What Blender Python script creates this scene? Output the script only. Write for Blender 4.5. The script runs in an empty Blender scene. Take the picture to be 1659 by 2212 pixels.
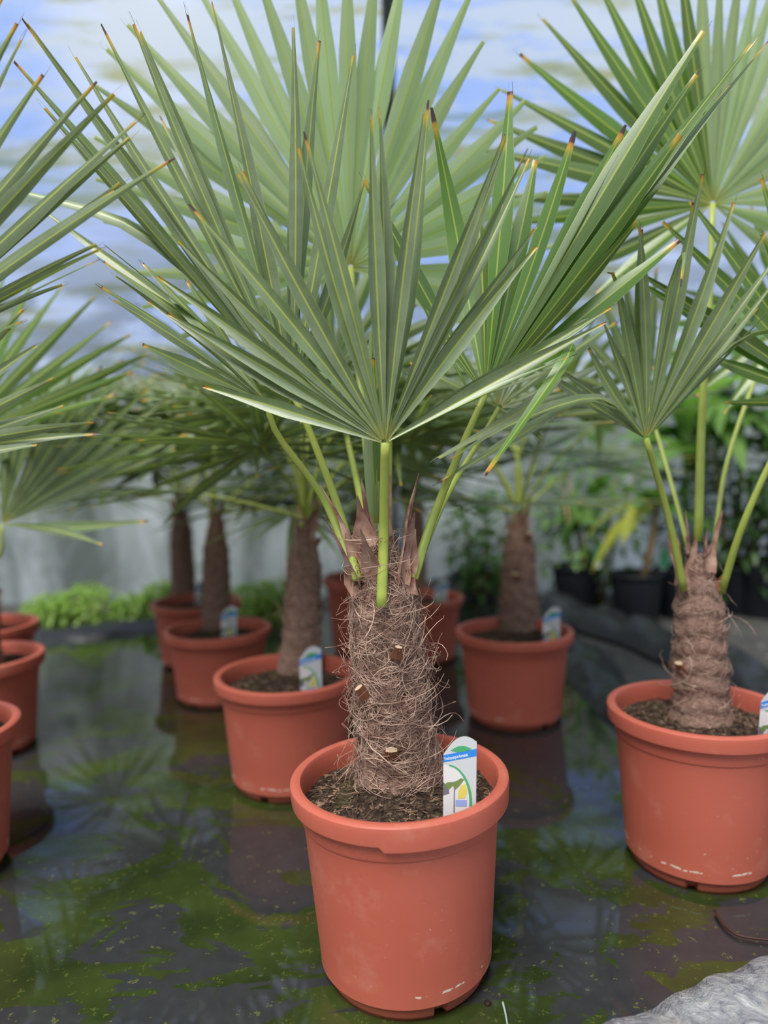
import bpy, bmesh, math, random
from mathutils import Vector, Matrix, noise

sc = bpy.context.scene
COL = sc.collection
PI = math.pi
W, H, F = 1659.0, 2212.0, 1534.0

# ------------------------------------------------------------------ camera
CAM_Z = 0.785
PITCH = math.radians(3.95)
ROLL = math.radians(-1.2)
cam_d = bpy.data.cameras.new('camera')
cam = bpy.data.objects.new('camera', cam_d)
COL.objects.link(cam)
CAM_M = (Matrix.Translation((0, 0, CAM_Z)) @ Matrix.Rotation(PI / 2 - PITCH, 4, 'X')
         @ Matrix.Rotation(ROLL, 4, 'Z'))
cam.matrix_world = CAM_M
cam_d.sensor_fit = 'VERTICAL'
cam_d.sensor_height = 36.0
cam_d.lens = F * 36.0 / H
cam_d.clip_start = 0.02
cam_d.dof.use_dof = True
cam_d.dof.focus_distance = 1.07
cam_d.dof.aperture_fstop = 1.35
sc.camera = cam

# ------------------------------------------------------------------ sky and exposure
world = bpy.data.worlds.new('sky')
sc.world = world
world.use_nodes = True
wn = world.node_tree.nodes
wl = world.node_tree.links
bg = wn['Background']
wtc = wn.new('ShaderNodeTexCoord')
wno = wn.new('ShaderNodeTexNoise')
wno.inputs['Scale'].default_value = 2.2
wno.inputs['Detail'].default_value = 4
wl.new(wtc.outputs['Generated'], wno.inputs['Vector'])
wr = wn.new('ShaderNodeValToRGB')
wr.color_ramp.elements[0].position = 0.50
wr.color_ramp.elements[0].color = (0.29, 0.47, 1.0, 1)
wr.color_ramp.elements[1].position = 0.80
wr.color_ramp.elements[1].color = (0.95, 0.97, 1.0, 1)
wl.new(wno.outputs['Fac'], wr.inputs['Fac'])
wsep = wn.new('ShaderNodeSeparateXYZ')
wl.new(wtc.outputs['Generated'], wsep.inputs[0])
whz = wn.new('ShaderNodeMapRange')
whz.inputs['From Min'].default_value = 0.0
whz.inputs['From Max'].default_value = 0.30
whz.inputs['To Min'].default_value = 1.0
whz.inputs['To Max'].default_value = 0.0
wl.new(wsep.outputs['Z'], whz.inputs['Value'])
wmx = wn.new('ShaderNodeMix')
wmx.data_type = 'RGBA'
wl.new(whz.outputs['Result'], wmx.inputs[0])
wl.new(wr.outputs['Color'], wmx.inputs[6])
wmx.inputs[7].default_value = (0.88, 0.92, 0.88, 1)
wl.new(wmx.outputs[2], bg.inputs['Color'])
bg.inputs['Strength'].default_value = 0.50

# bright hazy sun, high and behind the camera's left shoulder
sun_d = bpy.data.lights.new('sun', 'SUN')
sun_d.energy = 5.2
sun_d.angle = math.radians(32)
sun_d.color = (1.0, 0.96, 0.88)
sun = bpy.data.objects.new('sun', sun_d)
COL.objects.link(sun)
sun.rotation_euler = (math.radians(28), math.radians(-16), 0)

vs = sc.view_settings
sc.display_settings.display_device = 'sRGB'
vs.view_transform = 'Standard'
vs.look = 'None'
vs.exposure = 1.1
vs.gamma = 1.0
vs.use_curve_mapping = False
sc.cycles.max_bounces = 9
sc.cycles.diffuse_bounces = 4
sc.cycles.glossy_bounces = 3
sc.cycles.transmission_bounces = 5
sc.cycles.transparent_max_bounces = 16
sc.cycles.caustics_reflective = False
sc.cycles.caustics_refractive = False

rnd = random.Random(11)


# ------------------------------------------------------------------ helpers
def ray(px, py):
    d = Vector(((px - W / 2) / F, -(py - H / 2) / F, -1.0))
    return (CAM_M.to_3x3() @ d)


def P(px, py, Y):
    """The point at depth Y (world y) seen at a pixel of the photograph."""
    d = ray(px, py)
    k = Y / d.y
    return Vector((0, 0, CAM_Z)) + d * k


def G(px, py, z=0.0):
    """The point at height z seen at a pixel of the photograph."""
    d = ray(px, py)
    k = (z - CAM_Z) / d.z
    return Vector((0, 0, CAM_Z)) + d * k


def mesh(name, verts, faces, mat=None, smooth=True, uvs=None, mats=None, fmat=None):
    me = bpy.data.meshes.new(name)
    me.from_pydata([tuple(v) for v in verts], [], faces)
    for m in (mats or ([mat] if mat else [])):
        me.materials.append(m)
    if fmat:
        me.polygons.foreach_set('material_index', fmat)
    if smooth:
        me.polygons.foreach_set('use_smooth', [True] * len(me.polygons))
    if uvs:
        ul = me.uv_layers.new(name='UVMap')
        for lp in me.loops:
            ul.data[lp.index].uv = uvs[lp.vertex_index]
    me.update()
    return me


def obj(name, data, parent=None, kind=None, label=None, cat=None, group=None):
    o = bpy.data.objects.new(name, data)
    COL.objects.link(o)
    if parent is not None:
        o.parent = parent
    if kind:
        o['kind'] = kind
    if label:
        o['label'] = label
    if cat:
        o['category'] = cat
    if group:
        o['group'] = group
    return o


def copy_tree(o, parent=None):
    c = o.copy()
    COL.objects.link(c)
    if parent is not None:
        c.parent = parent
    for ch in list(o.children):
        copy_tree(ch, c)
    return c


def lathe(profile, n=72, zfun=None, cap0=True):
    """profile: (r, z) list; zfun(k, angle, r, z) may alter r, z"""
    vs_, fs = [], []
    m = len(profile)
    for i in range(n):
        a = 2 * PI * i / n
        for k, (r, z) in enumerate(profile):
            if zfun:
                r, z = zfun(k, a, r, z)
            vs_.append((r * math.cos(a), r * math.sin(a), z))
    for i in range(n):
        j = (i + 1) % n
        for k in range(m - 1):
            fs.append((i * m + k, j * m + k, j * m + k + 1, i * m + k + 1))
    return vs_, fs


def tube_pts(pts, radii, n=8, flat=1.0, up=Vector((0, 0, 1))):
    vs_, fs = [], []
    pts = [Vector(p) for p in pts]
    m = len(pts)
    prev = None
    for i, p in enumerate(pts):
        t = (pts[min(i + 1, m - 1)] - pts[max(i - 1, 0)])
        t = t.normalized() if t.length > 1e-9 else Vector((0, 0, 1))
        if prev is None:
            s = t.cross(up)
            if s.length < 1e-3:
                s = t.cross(Vector((0, 1, 0)))
            s.normalize()
        else:
            s = prev - t * prev.dot(t)
            s = s.normalized() if s.length > 1e-6 else t.orthogonal().normalized()
        prev = s
        b = t.cross(s)
        r = radii[i] if isinstance(radii, (list, tuple)) else radii
        for k in range(n):
            a = 2 * PI * k / n
            vs_.append(p + s * (math.cos(a) * r) + b * (math.sin(a) * r * flat))
    for i in range(m - 1):
        for k in range(n):
            k2 = (k + 1) % n
            fs.append((i * n + k, i * n + k2, (i + 1) * n + k2, (i + 1) * n + k))
    c0 = len(vs_)
    vs_.append(pts[0])
    vs_.append(pts[-1])
    for k in range(n):
        k2 = (k + 1) % n
        fs.append((c0, k2, k))
        fs.append((c0 + 1, (m - 1) * n + k, (m - 1) * n + k2))
    return vs_, fs


def bez(pts, t):
    pts = [Vector(p) for p in pts]
    while len(pts) > 1:
        pts = [a.lerp(b, t) for a, b in zip(pts[:-1], pts[1:])]
    return pts[0]


def cat_spline(pts, t):
    """Catmull-Rom through the points, t in 0..1 by chord length."""
    pts = [Vector(p) for p in pts]
    if len(pts) == 2:
        return pts[0].lerp(pts[1], t)
    L = [0.0]
    for a, b in zip(pts[:-1], pts[1:]):
        L.append(L[-1] + (b - a).length)
    x = t * L[-1]
    i = 0
    while i < len(pts) - 2 and x > L[i + 1]:
        i += 1
    u = (x - L[i]) / max(L[i + 1] - L[i], 1e-9)
    p1, p2 = pts[i], pts[i + 1]
    p0 = pts[i - 1] if i > 0 else p1 * 2 - p2
    p3 = pts[i + 2] if i + 2 < len(pts) else p2 * 2 - p1
    return 0.5 * ((2 * p1) + (p2 - p0) * u + (2 * p0 - 5 * p1 + 4 * p2 - p3) * u * u
                  + (3 * p1 - p0 - 3 * p2 + p3) * u * u * u)


def sstep(a, b, x):
    t = max(0.0, min(1.0, (x - a) / (b - a)))
    return t * t * (3 - 2 * t)


# ------------------------------------------------------------------ materials
class NT:
    def __init__(self, name):
        self.m = bpy.data.materials.new(name)
        self.m.use_nodes = True
        self.t = self.m.node_tree
        self.t.nodes.clear()
        self.out = self.t.nodes.new('ShaderNodeOutputMaterial')

    def n(self, typ, **kw):
        nd = self.t.nodes.new(typ)
        for k, v in kw.items():
            if k.startswith('i_'):
                key = k[2:].replace('_', ' ')
                nd.inputs[key].default_value = v
            else:
                setattr(nd, k, v)
        return nd

    def l(self, a, b):
        self.t.links.new(a, b)

    def ramp(self, fac, stops, interp='LINEAR'):
        r = self.n('ShaderNodeValToRGB')
        r.color_ramp.interpolation = interp
        e = r.color_ramp.elements
        while len(e) > 1:
            e.remove(e[-1])
        e[0].position = stops[0][0]
        e[0].color = (*stops[0][1], 1) if len(stops[0][1]) == 3 else stops[0][1]
        for p, c in stops[1:]:
            x = e.new(p)
            x.color = (*c, 1) if len(c) == 3 else c
        if fac is not None:
            self.l(fac, r.inputs['Fac'])
        return r.outputs['Color']

    def mix(self, fac, a, b, mode='MIX'):
        m = self.n('ShaderNodeMix', data_type='RGBA', blend_type=mode)
        for s, v in ((m.inputs[0], fac), (m.inputs[6], a), (m.inputs[7], b)):
            if isinstance(v, (int, float)):
                s.default_value = v
            elif isinstance(v, tuple):
                s.default_value = (*v, 1) if len(v) == 3 else v
            else:
                self.l(v, s)
        return m.outputs[2]

    def math(self, op, a, b=None, c=None, clamp=False):
        m = self.n('ShaderNodeMath', operation=op, use_clamp=clamp)
        for i, v in enumerate((a, b, c)):
            if v is None:
                continue
            if isinstance(v, (int, float)):
                m.inputs[i].default_value = v
            else:
                self.l(v, m.inputs[i])
        return m.outputs[0]

    def noise(self, vec, scale, detail=3, rough=0.55, dist=0.0):
        t = self.n('ShaderNodeTexNoise')
        t.inputs['Scale'].default_value = scale
        t.inputs['Detail'].default_value = detail
        t.inputs['Roughness'].default_value = rough
        t.inputs['Distortion'].default_value = dist
        if vec is not None:
            self.l(vec, t.inputs['Vector'])
        return t.outputs['Fac']

    def mapping(self, vec, scale=(1, 1, 1), rot=(0, 0, 0), loc=(0, 0, 0)):
        m = self.n('ShaderNodeMapping')
        m.inputs['Scale'].default_value = scale
        m.inputs['Rotation'].default_value = rot
        m.inputs['Location'].default_value = loc
        self.l(vec, m.inputs['Vector'])
        return m.outputs['Vector']

    def bsdf(self, col, rough=0.5, spec=0.5, bump=None, bstr=0.3, bdist=0.01):
        b = self.n('ShaderNodeBsdfPrincipled')
        if isinstance(col, tuple):
            b.inputs['Base Color'].default_value = (*col, 1)
        else:
            self.l(col, b.inputs['Base Color'])
        if isinstance(rough, (int, float)):
            b.inputs['Roughness'].default_value = rough
        else:
            self.l(rough, b.inputs['Roughness'])
        b.inputs['Specular IOR Level'].default_value = spec
        if bump is not None:
            bp = self.n('ShaderNodeBump')
            bp.inputs['Strength'].default_value = bstr
            bp.inputs['Distance'].default_value = bdist
            self.l(bump, bp.inputs['Height'])
            self.l(bp.outputs['Normal'], b.inputs['Normal'])
        return b.outputs['BSDF']

    def done(self, sh):
        self.l(sh, self.out.inputs['Surface'])
        return self.m


def plain(name, col, rough=0.5, spec=0.4):
    t = NT(name)
    return t.done(t.bsdf(col, rough, spec))


def leaf_material(name, dark, light, trans=0.3, rough=0.4, spec=0.5, glauc=0.0, tips=True):
    t = NT(name)
    uv = t.n('ShaderNodeUVMap')
    sep = t.n('ShaderNodeSeparateXYZ')
    t.l(uv.outputs['UV'], sep.inputs[0])
    u, v = sep.outputs['X'], sep.outputs['Y']
    oi = t.n('ShaderNodeObjectInfo')
    tc = t.n('ShaderNodeTexCoord')
    base = t.mix(t.noise(tc.outputs['Object'], 9.0, 3), dark, light)
    hs = t.n('ShaderNodeHueSaturation')
    t.l(base, hs.inputs['Color'])
    t.l(t.math('MULTIPLY_ADD', oi.outputs['Random'], 0.03, 0.485), hs.inputs['Hue'])
    t.l(t.math('MULTIPLY_ADD', oi.outputs['Random'], 0.75, 0.62), hs.inputs['Value'])
    col = hs.outputs['Color']
    # fine veins that run the length of the segment
    vv = t.n('ShaderNodeCombineXYZ')
    t.l(t.math('MULTIPLY', u, 26.0), vv.inputs[0])
    t.l(t.math('MULTIPLY', v, 0.8), vv.inputs[1])
    t.l(oi.outputs['Random'], vv.inputs[2])
    vein = t.noise(vv.outputs[0], 1.0, 2)
    col = t.mix(t.math('MULTIPLY_ADD', vein, 0.9, -0.18, clamp=True), col, light)
    if glauc > 0:
        gl = t.noise(tc.outputs['Object'], 30.0, 4)
        col = t.mix(t.math('MULTIPLY', gl, glauc), col, (0.40, 0.47, 0.32))
    # pale midrib and pale margins
    mid = t.math('ABSOLUTE', t.math('SUBTRACT', u, 0.5))
    rib = t.math('LESS_THAN', mid, 0.034)
    col = t.mix(t.math('MULTIPLY', rib, 0.85), col, (0.42, 0.47, 0.08))
    edge = t.math('GREATER_THAN', mid, 0.478)
    col = t.mix(t.math('MULTIPLY', edge, 0.4), col, (0.5, 0.55, 0.32))
    # yellow green base near the hub
    hub = t.math('SUBTRACT', 1.0, t.math('MULTIPLY', v, 14.0), clamp=True)
    col = t.mix(t.math('MULTIPLY', hub, 0.8), col, (0.38, 0.36, 0.08))
    # scorched tips: yellow, orange, then dark brown
    vj = t.math('ADD', v, t.math('MULTIPLY_ADD', oi.outputs['Random'], 0.05, -0.03))
    tip = t.ramp(vj, [(0.0, (0, 0, 0, 1)), (0.90, (0, 0, 0, 1)), (0.945, (1, 1, 1, 1))])
    tipc = t.ramp(vj, [(0.90, (0.30, 0.32, 0.03)), (0.945, (0.55, 0.36, 0.04)), (0.965, (0.55, 0.24, 0.03)),
                       (0.972, (0.10, 0.03, 0.025)), (1.0, (0.045, 0.025, 0.03))])
    if tips:
        col = t.mix(tip, col, tipc)
    sh = t.bsdf(col, rough, spec)
    tr = t.n('ShaderNodeBsdfTranslucent')
    t.l(t.mix(0.6, col, (0.45, 0.62, 0.12), 'MULTIPLY'), tr.inputs['Color'])
    trc = t.mix(1.0, col, (1.5, 1.7, 0.8), 'MULTIPLY')
    t.l(trc, tr.inputs['Color'])
    ms = t.n('ShaderNodeMixShader')
    ms.inputs[0].default_value = trans
    t.l(sh, ms.inputs[1])
    t.l(tr.outputs[0], ms.inputs[2])
    return t.done(ms.outputs[0])


M = {}
M['leaf'] = leaf_material('palm_leaf_green', (0.052, 0.094, 0.018), (0.145, 0.200, 0.062), 0.20, 0.32, 0.8, 0.48)
M['leaf_bright'] = leaf_material('palm_leaf_fresh', (0.055, 0.125, 0.010), (0.125, 0.215, 0.028), 0.28, 0.32, 0.8, 0.08)
M['leaf_pale'] = leaf_material('palm_leaf_glaucous_backlit', (0.24, 0.30, 0.18), (0.44, 0.50, 0.36), 0.55, 0.42, 0.6, 0.5, tips=False)  # glaucous green, its colour paled further to stand in for backlight and haze
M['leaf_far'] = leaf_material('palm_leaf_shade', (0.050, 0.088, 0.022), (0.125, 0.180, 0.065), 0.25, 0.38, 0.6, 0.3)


def petiole_mat():
    t = NT('petiole_yellow_green')
    tc = t.n('ShaderNodeTexCoord')
    n = t.noise(tc.outputs['Object'], 24.0, 3)
    col = t.mix(n, (0.22, 0.29, 0.040), (0.44, 0.48, 0.10))
    return t.done(t.bsdf(col, 0.4, 0.5))


M['petiole'] = petiole_mat()


def pot_mat():
    t = NT('terracotta_plastic')
    tc = t.n('ShaderNodeTexCoord')
    o = tc.outputs['Object']
    n1 = t.noise(o, 5.0, 4)
    col = t.mix(n1, (0.44, 0.092, 0.060), (0.55, 0.138, 0.095))
    dust = t.ramp(t.noise(o, 14.0, 6, 0.7), [(0.55, (0, 0, 0)), (0.72, (1, 1, 1))])
    col = t.mix(t.math('MULTIPLY', dust, 0.25), col, (0.62, 0.32, 0.24))
    sp = t.ramp(t.noise(o, 170.0, 2, 0.6), [(0.70, (0, 0, 0)), (0.74, (1, 1, 1))])
    spm = t.math('MULTIPLY', sp, t.ramp(t.noise(o, 11.0, 3), [(0.5, (0, 0, 0)), (0.62, (1, 1, 1))]))
    col = t.mix(t.math('MULTIPLY', spm, 0.55), col, (0.72, 0.55, 0.45))
    # tide line of lime low on the wall
    sep = t.n('ShaderNodeSeparateXYZ')
    t.l(o, sep.inputs[0])
    wob = t.math('MULTIPLY_ADD', t.noise(o, 30.0, 2), 0.012, 0.036)
    d = t.math('ABSOLUTE', t.math('SUBTRACT', sep.outputs['Z'], wob))
    line = t.math('LESS_THAN', d, 0.0016)
    brk = t.math('GREATER_THAN', t.noise(o, 60.0, 3), 0.53)
    side = t.math('GREATER_THAN', sep.outputs['X'], -0.02)
    lime = t.math('MULTIPLY', t.math('MULTIPLY', line, brk), side)
    col = t.mix(t.math('MULTIPLY', lime, 0.9), col, (0.75, 0.68, 0.58))
    low = t.math('SUBTRACT', 1.0, t.math('MULTIPLY', sep.outputs['Z'], 22.0), clamp=True)
    foot_shade = t.math('MULTIPLY', low, t.noise(o, 18.0, 4))
    col = t.mix(t.math('MULTIPLY', foot_shade, 0.6), col, (0.16, 0.07, 0.04))  # occlusion shade at the foot, painted as a mottled dark brown
    return t.done(t.bsdf(col, 0.42, 0.4, bump=t.noise(o, 240.0, 2), bstr=0.05, bdist=0.002))


M['pot'] = pot_mat()


def fibre_trunk_mat():
    t = NT('fibrous_trunk')
    tc = t.n('ShaderNodeTexCoord')
    o = tc.outputs['Object']
    a = t.noise(t.mapping(o, (60, 60, 240)), 1.0, 4, 0.7, 1.5)
    b = t.noise(t.mapping(o, (200, 200, 70), rot=(0.6, 0.3, 0)), 1.0, 3, 0.7, 1.0)
    c = t.math('MULTIPLY_ADD', a, 0.6, t.math('MULTIPLY', b, 0.4))
    col = t.ramp(c, [(0.3, (0.09, 0.048, 0.039)), (0.48, (0.30, 0.175, 0.140)), (0.7, (0.54, 0.36, 0.29))])
    return t.done(t.bsdf(col, 0.9, 0.15, bump=c, bstr=0.9, bdist=0.008))


M['trunk'] = fibre_trunk_mat()


def fibre_mat(name, a, b):
    t = NT(name)
    tc = t.n('ShaderNodeTexCoord')
    n = t.noise(tc.outputs['Object'], 38.0, 2)
    return t.done(t.bsdf(t.ramp(n, [(0.35, a), (0.65, b)]), 0.85, 0.2))


M['fibre'] = fibre_mat('hairy_fibre', (0.27, 0.155, 0.125), (0.66, 0.46, 0.37))
M['sheath'] = fibre_mat('dry_sheath', (0.24, 0.11, 0.085), (0.52, 0.33, 0.26))
M['stub'] = plain('cut_stub', (0.22, 0.085, 0.045), 0.7)
M['cut'] = plain('cut_face', (0.52, 0.37, 0.25), 0.7)


def soil_mat():
    t = NT('potting_soil')
    tc = t.n('ShaderNodeTexCoord')
    o = tc.outputs['Object']
    n = t.noise(o, 120.0, 5, 0.75)
    col = t.ramp(n, [(0.36, (0.018, 0.012, 0.010)), (0.5, (0.07, 0.045, 0.035)), (0.62, (0.16, 0.10, 0.07)), (0.74, (0.33, 0.23, 0.16))])
    moss = t.ramp(t.noise(o, 16.0, 3), [(0.55, (0, 0, 0)), (0.68, (1, 1, 1))])
    col = t.mix(t.math('MULTIPLY', moss, 0.4), col, (0.10, 0.10, 0.03))
    return t.done(t.bsdf(col, 0.95, 0.1, bump=n, bstr=1.0, bdist=0.01))


M['soil'] = soil_mat()
M['chip'] = fibre_mat('bark_chip', (0.035, 0.020, 0.015), (0.30, 0.19, 0.13))
M['label_white'] = plain('label_plastic', (0.62, 0.63, 0.68), 0.35)
M['label_blue'] = plain('label_blue_print', (0.035, 0.25, 0.78), 0.35)
M['label_green'] = plain('label_green_print', (0.08, 0.40, 0.17), 0.35)
M['label_sky'] = plain('label_photo_sky', (0.80, 0.76, 0.80), 0.35)
M['label_yellow'] = plain('label_photo_yellow', (0.78, 0.66, 0.16), 0.35)
M['label_leaf'] = plain('label_photo_leaf', (0.20, 0.28, 0.10), 0.35)
M['label_grey'] = plain('label_photo_grey', (0.20, 0.19, 0.23), 0.35)
M['label_sea'] = plain('label_photo_water', (0.36, 0.44, 0.85), 0.35)
M['label_ink'] = plain('label_white_ink', (0.85, 0.92, 0.98), 0.35)


def liner_mat():
    t = NT('black_liner_with_algae')
    tc = t.n('ShaderNodeTexCoord')
    o = tc.outputs['Object']
    wv = t.mapping(o, (2.1, 3.2, 1), rot=(0, 0, 0.5))
    a = t.noise(wv, 1.5, 5, 0.6, 1.1)
    sep = t.n('ShaderNodeSeparateXYZ')
    t.l(o, sep.inputs[0])
    a = t.math('SUBTRACT', a, t.math('MULTIPLY', t.math('SUBTRACT', sep.outputs['X'], 0.12, clamp=True), 0.16))
    m = t.ramp(a, [(0.475, (0, 0, 0)), (0.49, (1, 1, 1))])
    fine = t.noise(o, 90.0, 4, 0.7)
    alg = t.ramp(t.noise(o, 7.0, 4), [(0.35, (0.028, 0.043, 0.010)), (0.65, (0.060, 0.084, 0.017))])
    alg = t.mix(t.math('MULTIPLY', t.math('GREATER_THAN', fine, 0.62), 0.5), alg, (0.20, 0.22, 0.05))
    lin = t.mix(t.noise(o, 26.0, 4), (0.030, 0.030, 0.040), (0.066, 0.065, 0.084))
    crumb = t.math('GREATER_THAN', t.noise(o, 55.0, 3, 0.7), 0.655)
    lin = t.mix(t.math('MULTIPLY', crumb, 0.7), lin, (0.20, 0.20, 0.06))
    col = t.mix(m, lin, alg)
    return t.done(t.bsdf(col, 0.75, 0.25, bump=fine, bstr=0.15, bdist=0.003))


M['liner'] = liner_mat()


def water_mat():
    t = NT('still_water')
    fr = t.n('ShaderNodeFresnel')
    fr.inputs['IOR'].default_value = 1.5
    gl = t.n('ShaderNodeBsdfGlossy')
    gl.inputs['Roughness'].default_value = 0.015
    gl.inputs['Color'].default_value = (1, 1, 1, 1)
    tc = t.n('ShaderNodeTexCoord')
    bp = t.n('ShaderNodeBump')
    bp.inputs['Strength'].default_value = 0.02
    bp.inputs['Distance'].default_value = 0.01
    t.l(t.noise(tc.outputs['Object'], 9.0, 2), bp.inputs['Height'])
    t.l(bp.outputs['Normal'], gl.inputs['Normal'])
    tr = t.n('ShaderNodeBsdfTransparent')
    tr.inputs['Color'].default_value = (0.93, 0.95, 0.90, 1)
    ms = t.n('ShaderNodeMixShader')
    t.l(fr.outputs[0], ms.inputs[0])
    t.l(tr.outputs[0], ms.inputs[1])
    t.l(gl.outputs[0], ms.inputs[2])
    return t.done(ms.outputs[0])


M['water'] = water_mat()


def black_plastic():
    t = NT('black_plastic_sheet')
    tc = t.n('ShaderNodeTexCoord')
    o = tc.outputs['Object']
    n = t.noise(o, 7.0, 5, 0.6, 0.6)
    col = t.mix(n, (0.010, 0.010, 0.013), (0.036, 0.035, 0.040))
    return t.done(t.bsdf(col, 0.36, 0.6, bump=n, bstr=0.35, bdist=0.04))


M['plastic'] = black_plastic()


def pale_sheet():
    t = NT('pale_crinkled_sheet')
    tc = t.n('ShaderNodeTexCoord')
    o = tc.outputs['Object']
    n = t.noise(o, 34.0, 6, 0.7, 1.6)
    f = t.noise(t.mapping(o, (120, 55, 80), rot=(0, 0, 0.6)), 1.0, 3, 0.7, 1.0)
    col = t.ramp(n, [(0.32, (0.22, 0.23, 0.28)), (0.5, (0.46, 0.46, 0.50)), (0.68, (0.64, 0.62, 0.62))])
    rust = t.ramp(t.noise(o, 9.0, 3), [(0.56, (0, 0, 0)), (0.70, (1, 1, 1))])
    col = t.mix(t.math('MULTIPLY', rust, 0.4), col, (0.55, 0.40, 0.30))
    h = t.math('MULTIPLY_ADD', f, 0.25, n)
    return t.done(t.bsdf(col, 0.45, 0.5, bump=h, bstr=0.9, bdist=0.02))


M['sheet'] = pale_sheet()


def ground_mat():
    t = NT('dark_ground_cover')
    tc = t.n('ShaderNodeTexCoord')
    o = tc.outputs['Object']
    n = t.noise(o, 3.0, 5)
    col = t.mix(n, (0.030, 0.030, 0.032), (0.10, 0.095, 0.09))
    g = t.ramp(t.noise(o, 26.0, 3, 0.6), [(0.62, (0, 0, 0)), (0.68, (1, 1, 1))])
    col = t.mix(t.math('MULTIPLY', g, 0.5), col, (0.35, 0.34, 0.31))
    return t.done(t.bsdf(col, 0.85, 0.2, bump=n, bstr=0.3, bdist=0.03))


M['ground'] = ground_mat()


def film_mat(name, wall):
    t = NT(name)
    tc = t.n('ShaderNodeTexCoord')
    o = tc.outputs['Object']
    tl = t.n('ShaderNodeBsdfTranslucent')
    tp = t.n('ShaderNodeBsdfTransparent')
    df = t.n('ShaderNodeBsdfDiffuse')
    ms = t.n('ShaderNodeMixShader')
    if wall:
        n = t.noise(t.mapping(o, (1.6, 1.6, 0.6)), 1.6, 5, 0.6, 0.6)
        moss = t.noise(o, 5.0, 5, 0.65)
        col = t.ramp(n, [(0.36, (0.20, 0.22, 0.175)), (0.5, (0.42, 0.44, 0.375)), (0.66, (0.72, 0.73, 0.65))])
        col = t.mix(t.ramp(moss, [(0.55, (0, 0, 0)), (0.7, (0.5, 0.5, 0.5))]), col, (0.10, 0.14, 0.06))
        t.l(col, tl.inputs['Color'])
        t.l(col, df.inputs['Color'])
        ms.inputs[0].default_value = 0.40
        t.l(tl.outputs[0], ms.inputs[1])
        t.l(df.outputs[0], ms.inputs[2])
        return t.done(ms.outputs[0])
    # roof: hazy film, streaked with algae along its sag lines
    st = t.noise(t.mapping(o, (0.9, 3.4, 3.4), rot=(0, 0, 0.35)), 1.5, 5, 0.6, 0.5)
    haze = t.ramp(st, [(0.43, (0, 0, 0)), (0.53, (1, 1, 1))])
    alg = t.noise(t.mapping(o, (0.6, 4.2, 4.2), rot=(0, 0, 0.35), loc=(3, 1, 2)), 1.5, 5, 0.6, 0.4)
    algm = t.ramp(alg, [(0.51, (0, 0, 0)), (0.60, (0.95, 0.95, 0.95))])
    col = t.mix(algm, (0.27, 0.295, 0.285), (0.185, 0.19, 0.075))
    t.l(col, tl.inputs['Color'])
    t.l(t.mix(algm, (0.92, 0.95, 1.0), (0.62, 0.62, 0.34)), tp.inputs['Color'])
    fac = t.math('MULTIPLY_ADD', haze, 0.50, 0.26)
    t.l(fac, ms.inputs[0])
    t.l(tp.outputs[0], ms.inputs[1])
    t.l(tl.outputs[0], ms.inputs[2])
    return t.done(ms.outputs[0])


M['film'] = film_mat('tunnel_film', False)
M['film_wall'] = film_mat('tunnel_film_stained', True)
M['steel'] = plain('galvanised_tube', (0.10, 0.105, 0.11), 0.5, 0.5)
M['black_pot'] = plain('black_pot_plastic', (0.012, 0.013, 0.020), 0.45, 0.4)


def green_leaf(name, a, b, trans=0.35):
    t = NT(name)
    tc = t.n('ShaderNodeTexCoord')
    oi = t.n('ShaderNodeObjectInfo')
    col = t.mix(t.noise(tc.outputs['Object'], 12.0, 3), a, b)
    sh = t.bsdf(col, 0.4, 0.5)
    tr = t.n('ShaderNodeBsdfTranslucent')
    t.l(t.mix(1.0, col, (1.4, 1.6, 0.8), 'MULTIPLY'), tr.inputs['Color'])
    ms = t.n('ShaderNodeMixShader')
    ms.inputs[0].default_value = trans
    t.l(sh, ms.inputs[1])
    t.l(tr.outputs[0], ms.inputs[2])
    return t.done(ms.outputs[0])


M['broad_green'] = green_leaf('broad_leaf_green', (0.05, 0.13, 0.03), (0.16, 0.28, 0.08))
M['broad_yellow'] = green_leaf('broad_leaf_yellowing', (0.26, 0.30, 0.03), (0.42, 0.42, 0.07))
M['broad_dark'] = green_leaf('broad_leaf_dark', (0.018, 0.05, 0.014), (0.06, 0.12, 0.035), 0.2)
M['broad_bright'] = green_leaf('broad_leaf_bright', (0.12, 0.24, 0.05), (0.26, 0.42, 0.13), 0.45)
M['weed'] = green_leaf('weed_leaf', (0.22, 0.36, 0.06), (0.42, 0.56, 0.18))
M['stem_tan'] = plain('tan_stem', (0.34, 0.22, 0.12), 0.8)
M['stem_green'] = plain('green_stem', (0.16, 0.24, 0.06), 0.6)

# ------------------------------------------------------------------ setting
# outline of the shallow pool (liner, then water)
right_line = [G(1000, 1262, 0.0), G(1090, 1300, 0.0), G(1180, 1385, 0.0), G(1250, 1460, 0.0), G(1345, 1565, 0.0)]
fa, fb = G(1330, 2212, 0.045), G(1659, 2065, 0.045)
fdir = (fb - fa).normalized()
front = [fa - fdir * 2.4, fa, fb, fb + fdir * 0.32]
for p in front:
    p.z = 0
back = [G(-420, 1470, 0), G(80, 1395, 0), G(345, 1362, 0), G(620, 1325, 0), G(820, 1295, 0)]
outline = [Vector((-3.2, -1.2, 0)), front[0] * 1.0, front[1], front[2], front[3],
           Vector((0.86, 1.6, 0)), Vector((0.80, 2.05, 0))] + right_line[::-1] + back[::-1] + [Vector((-3.2, 2.5, 0))]


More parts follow.
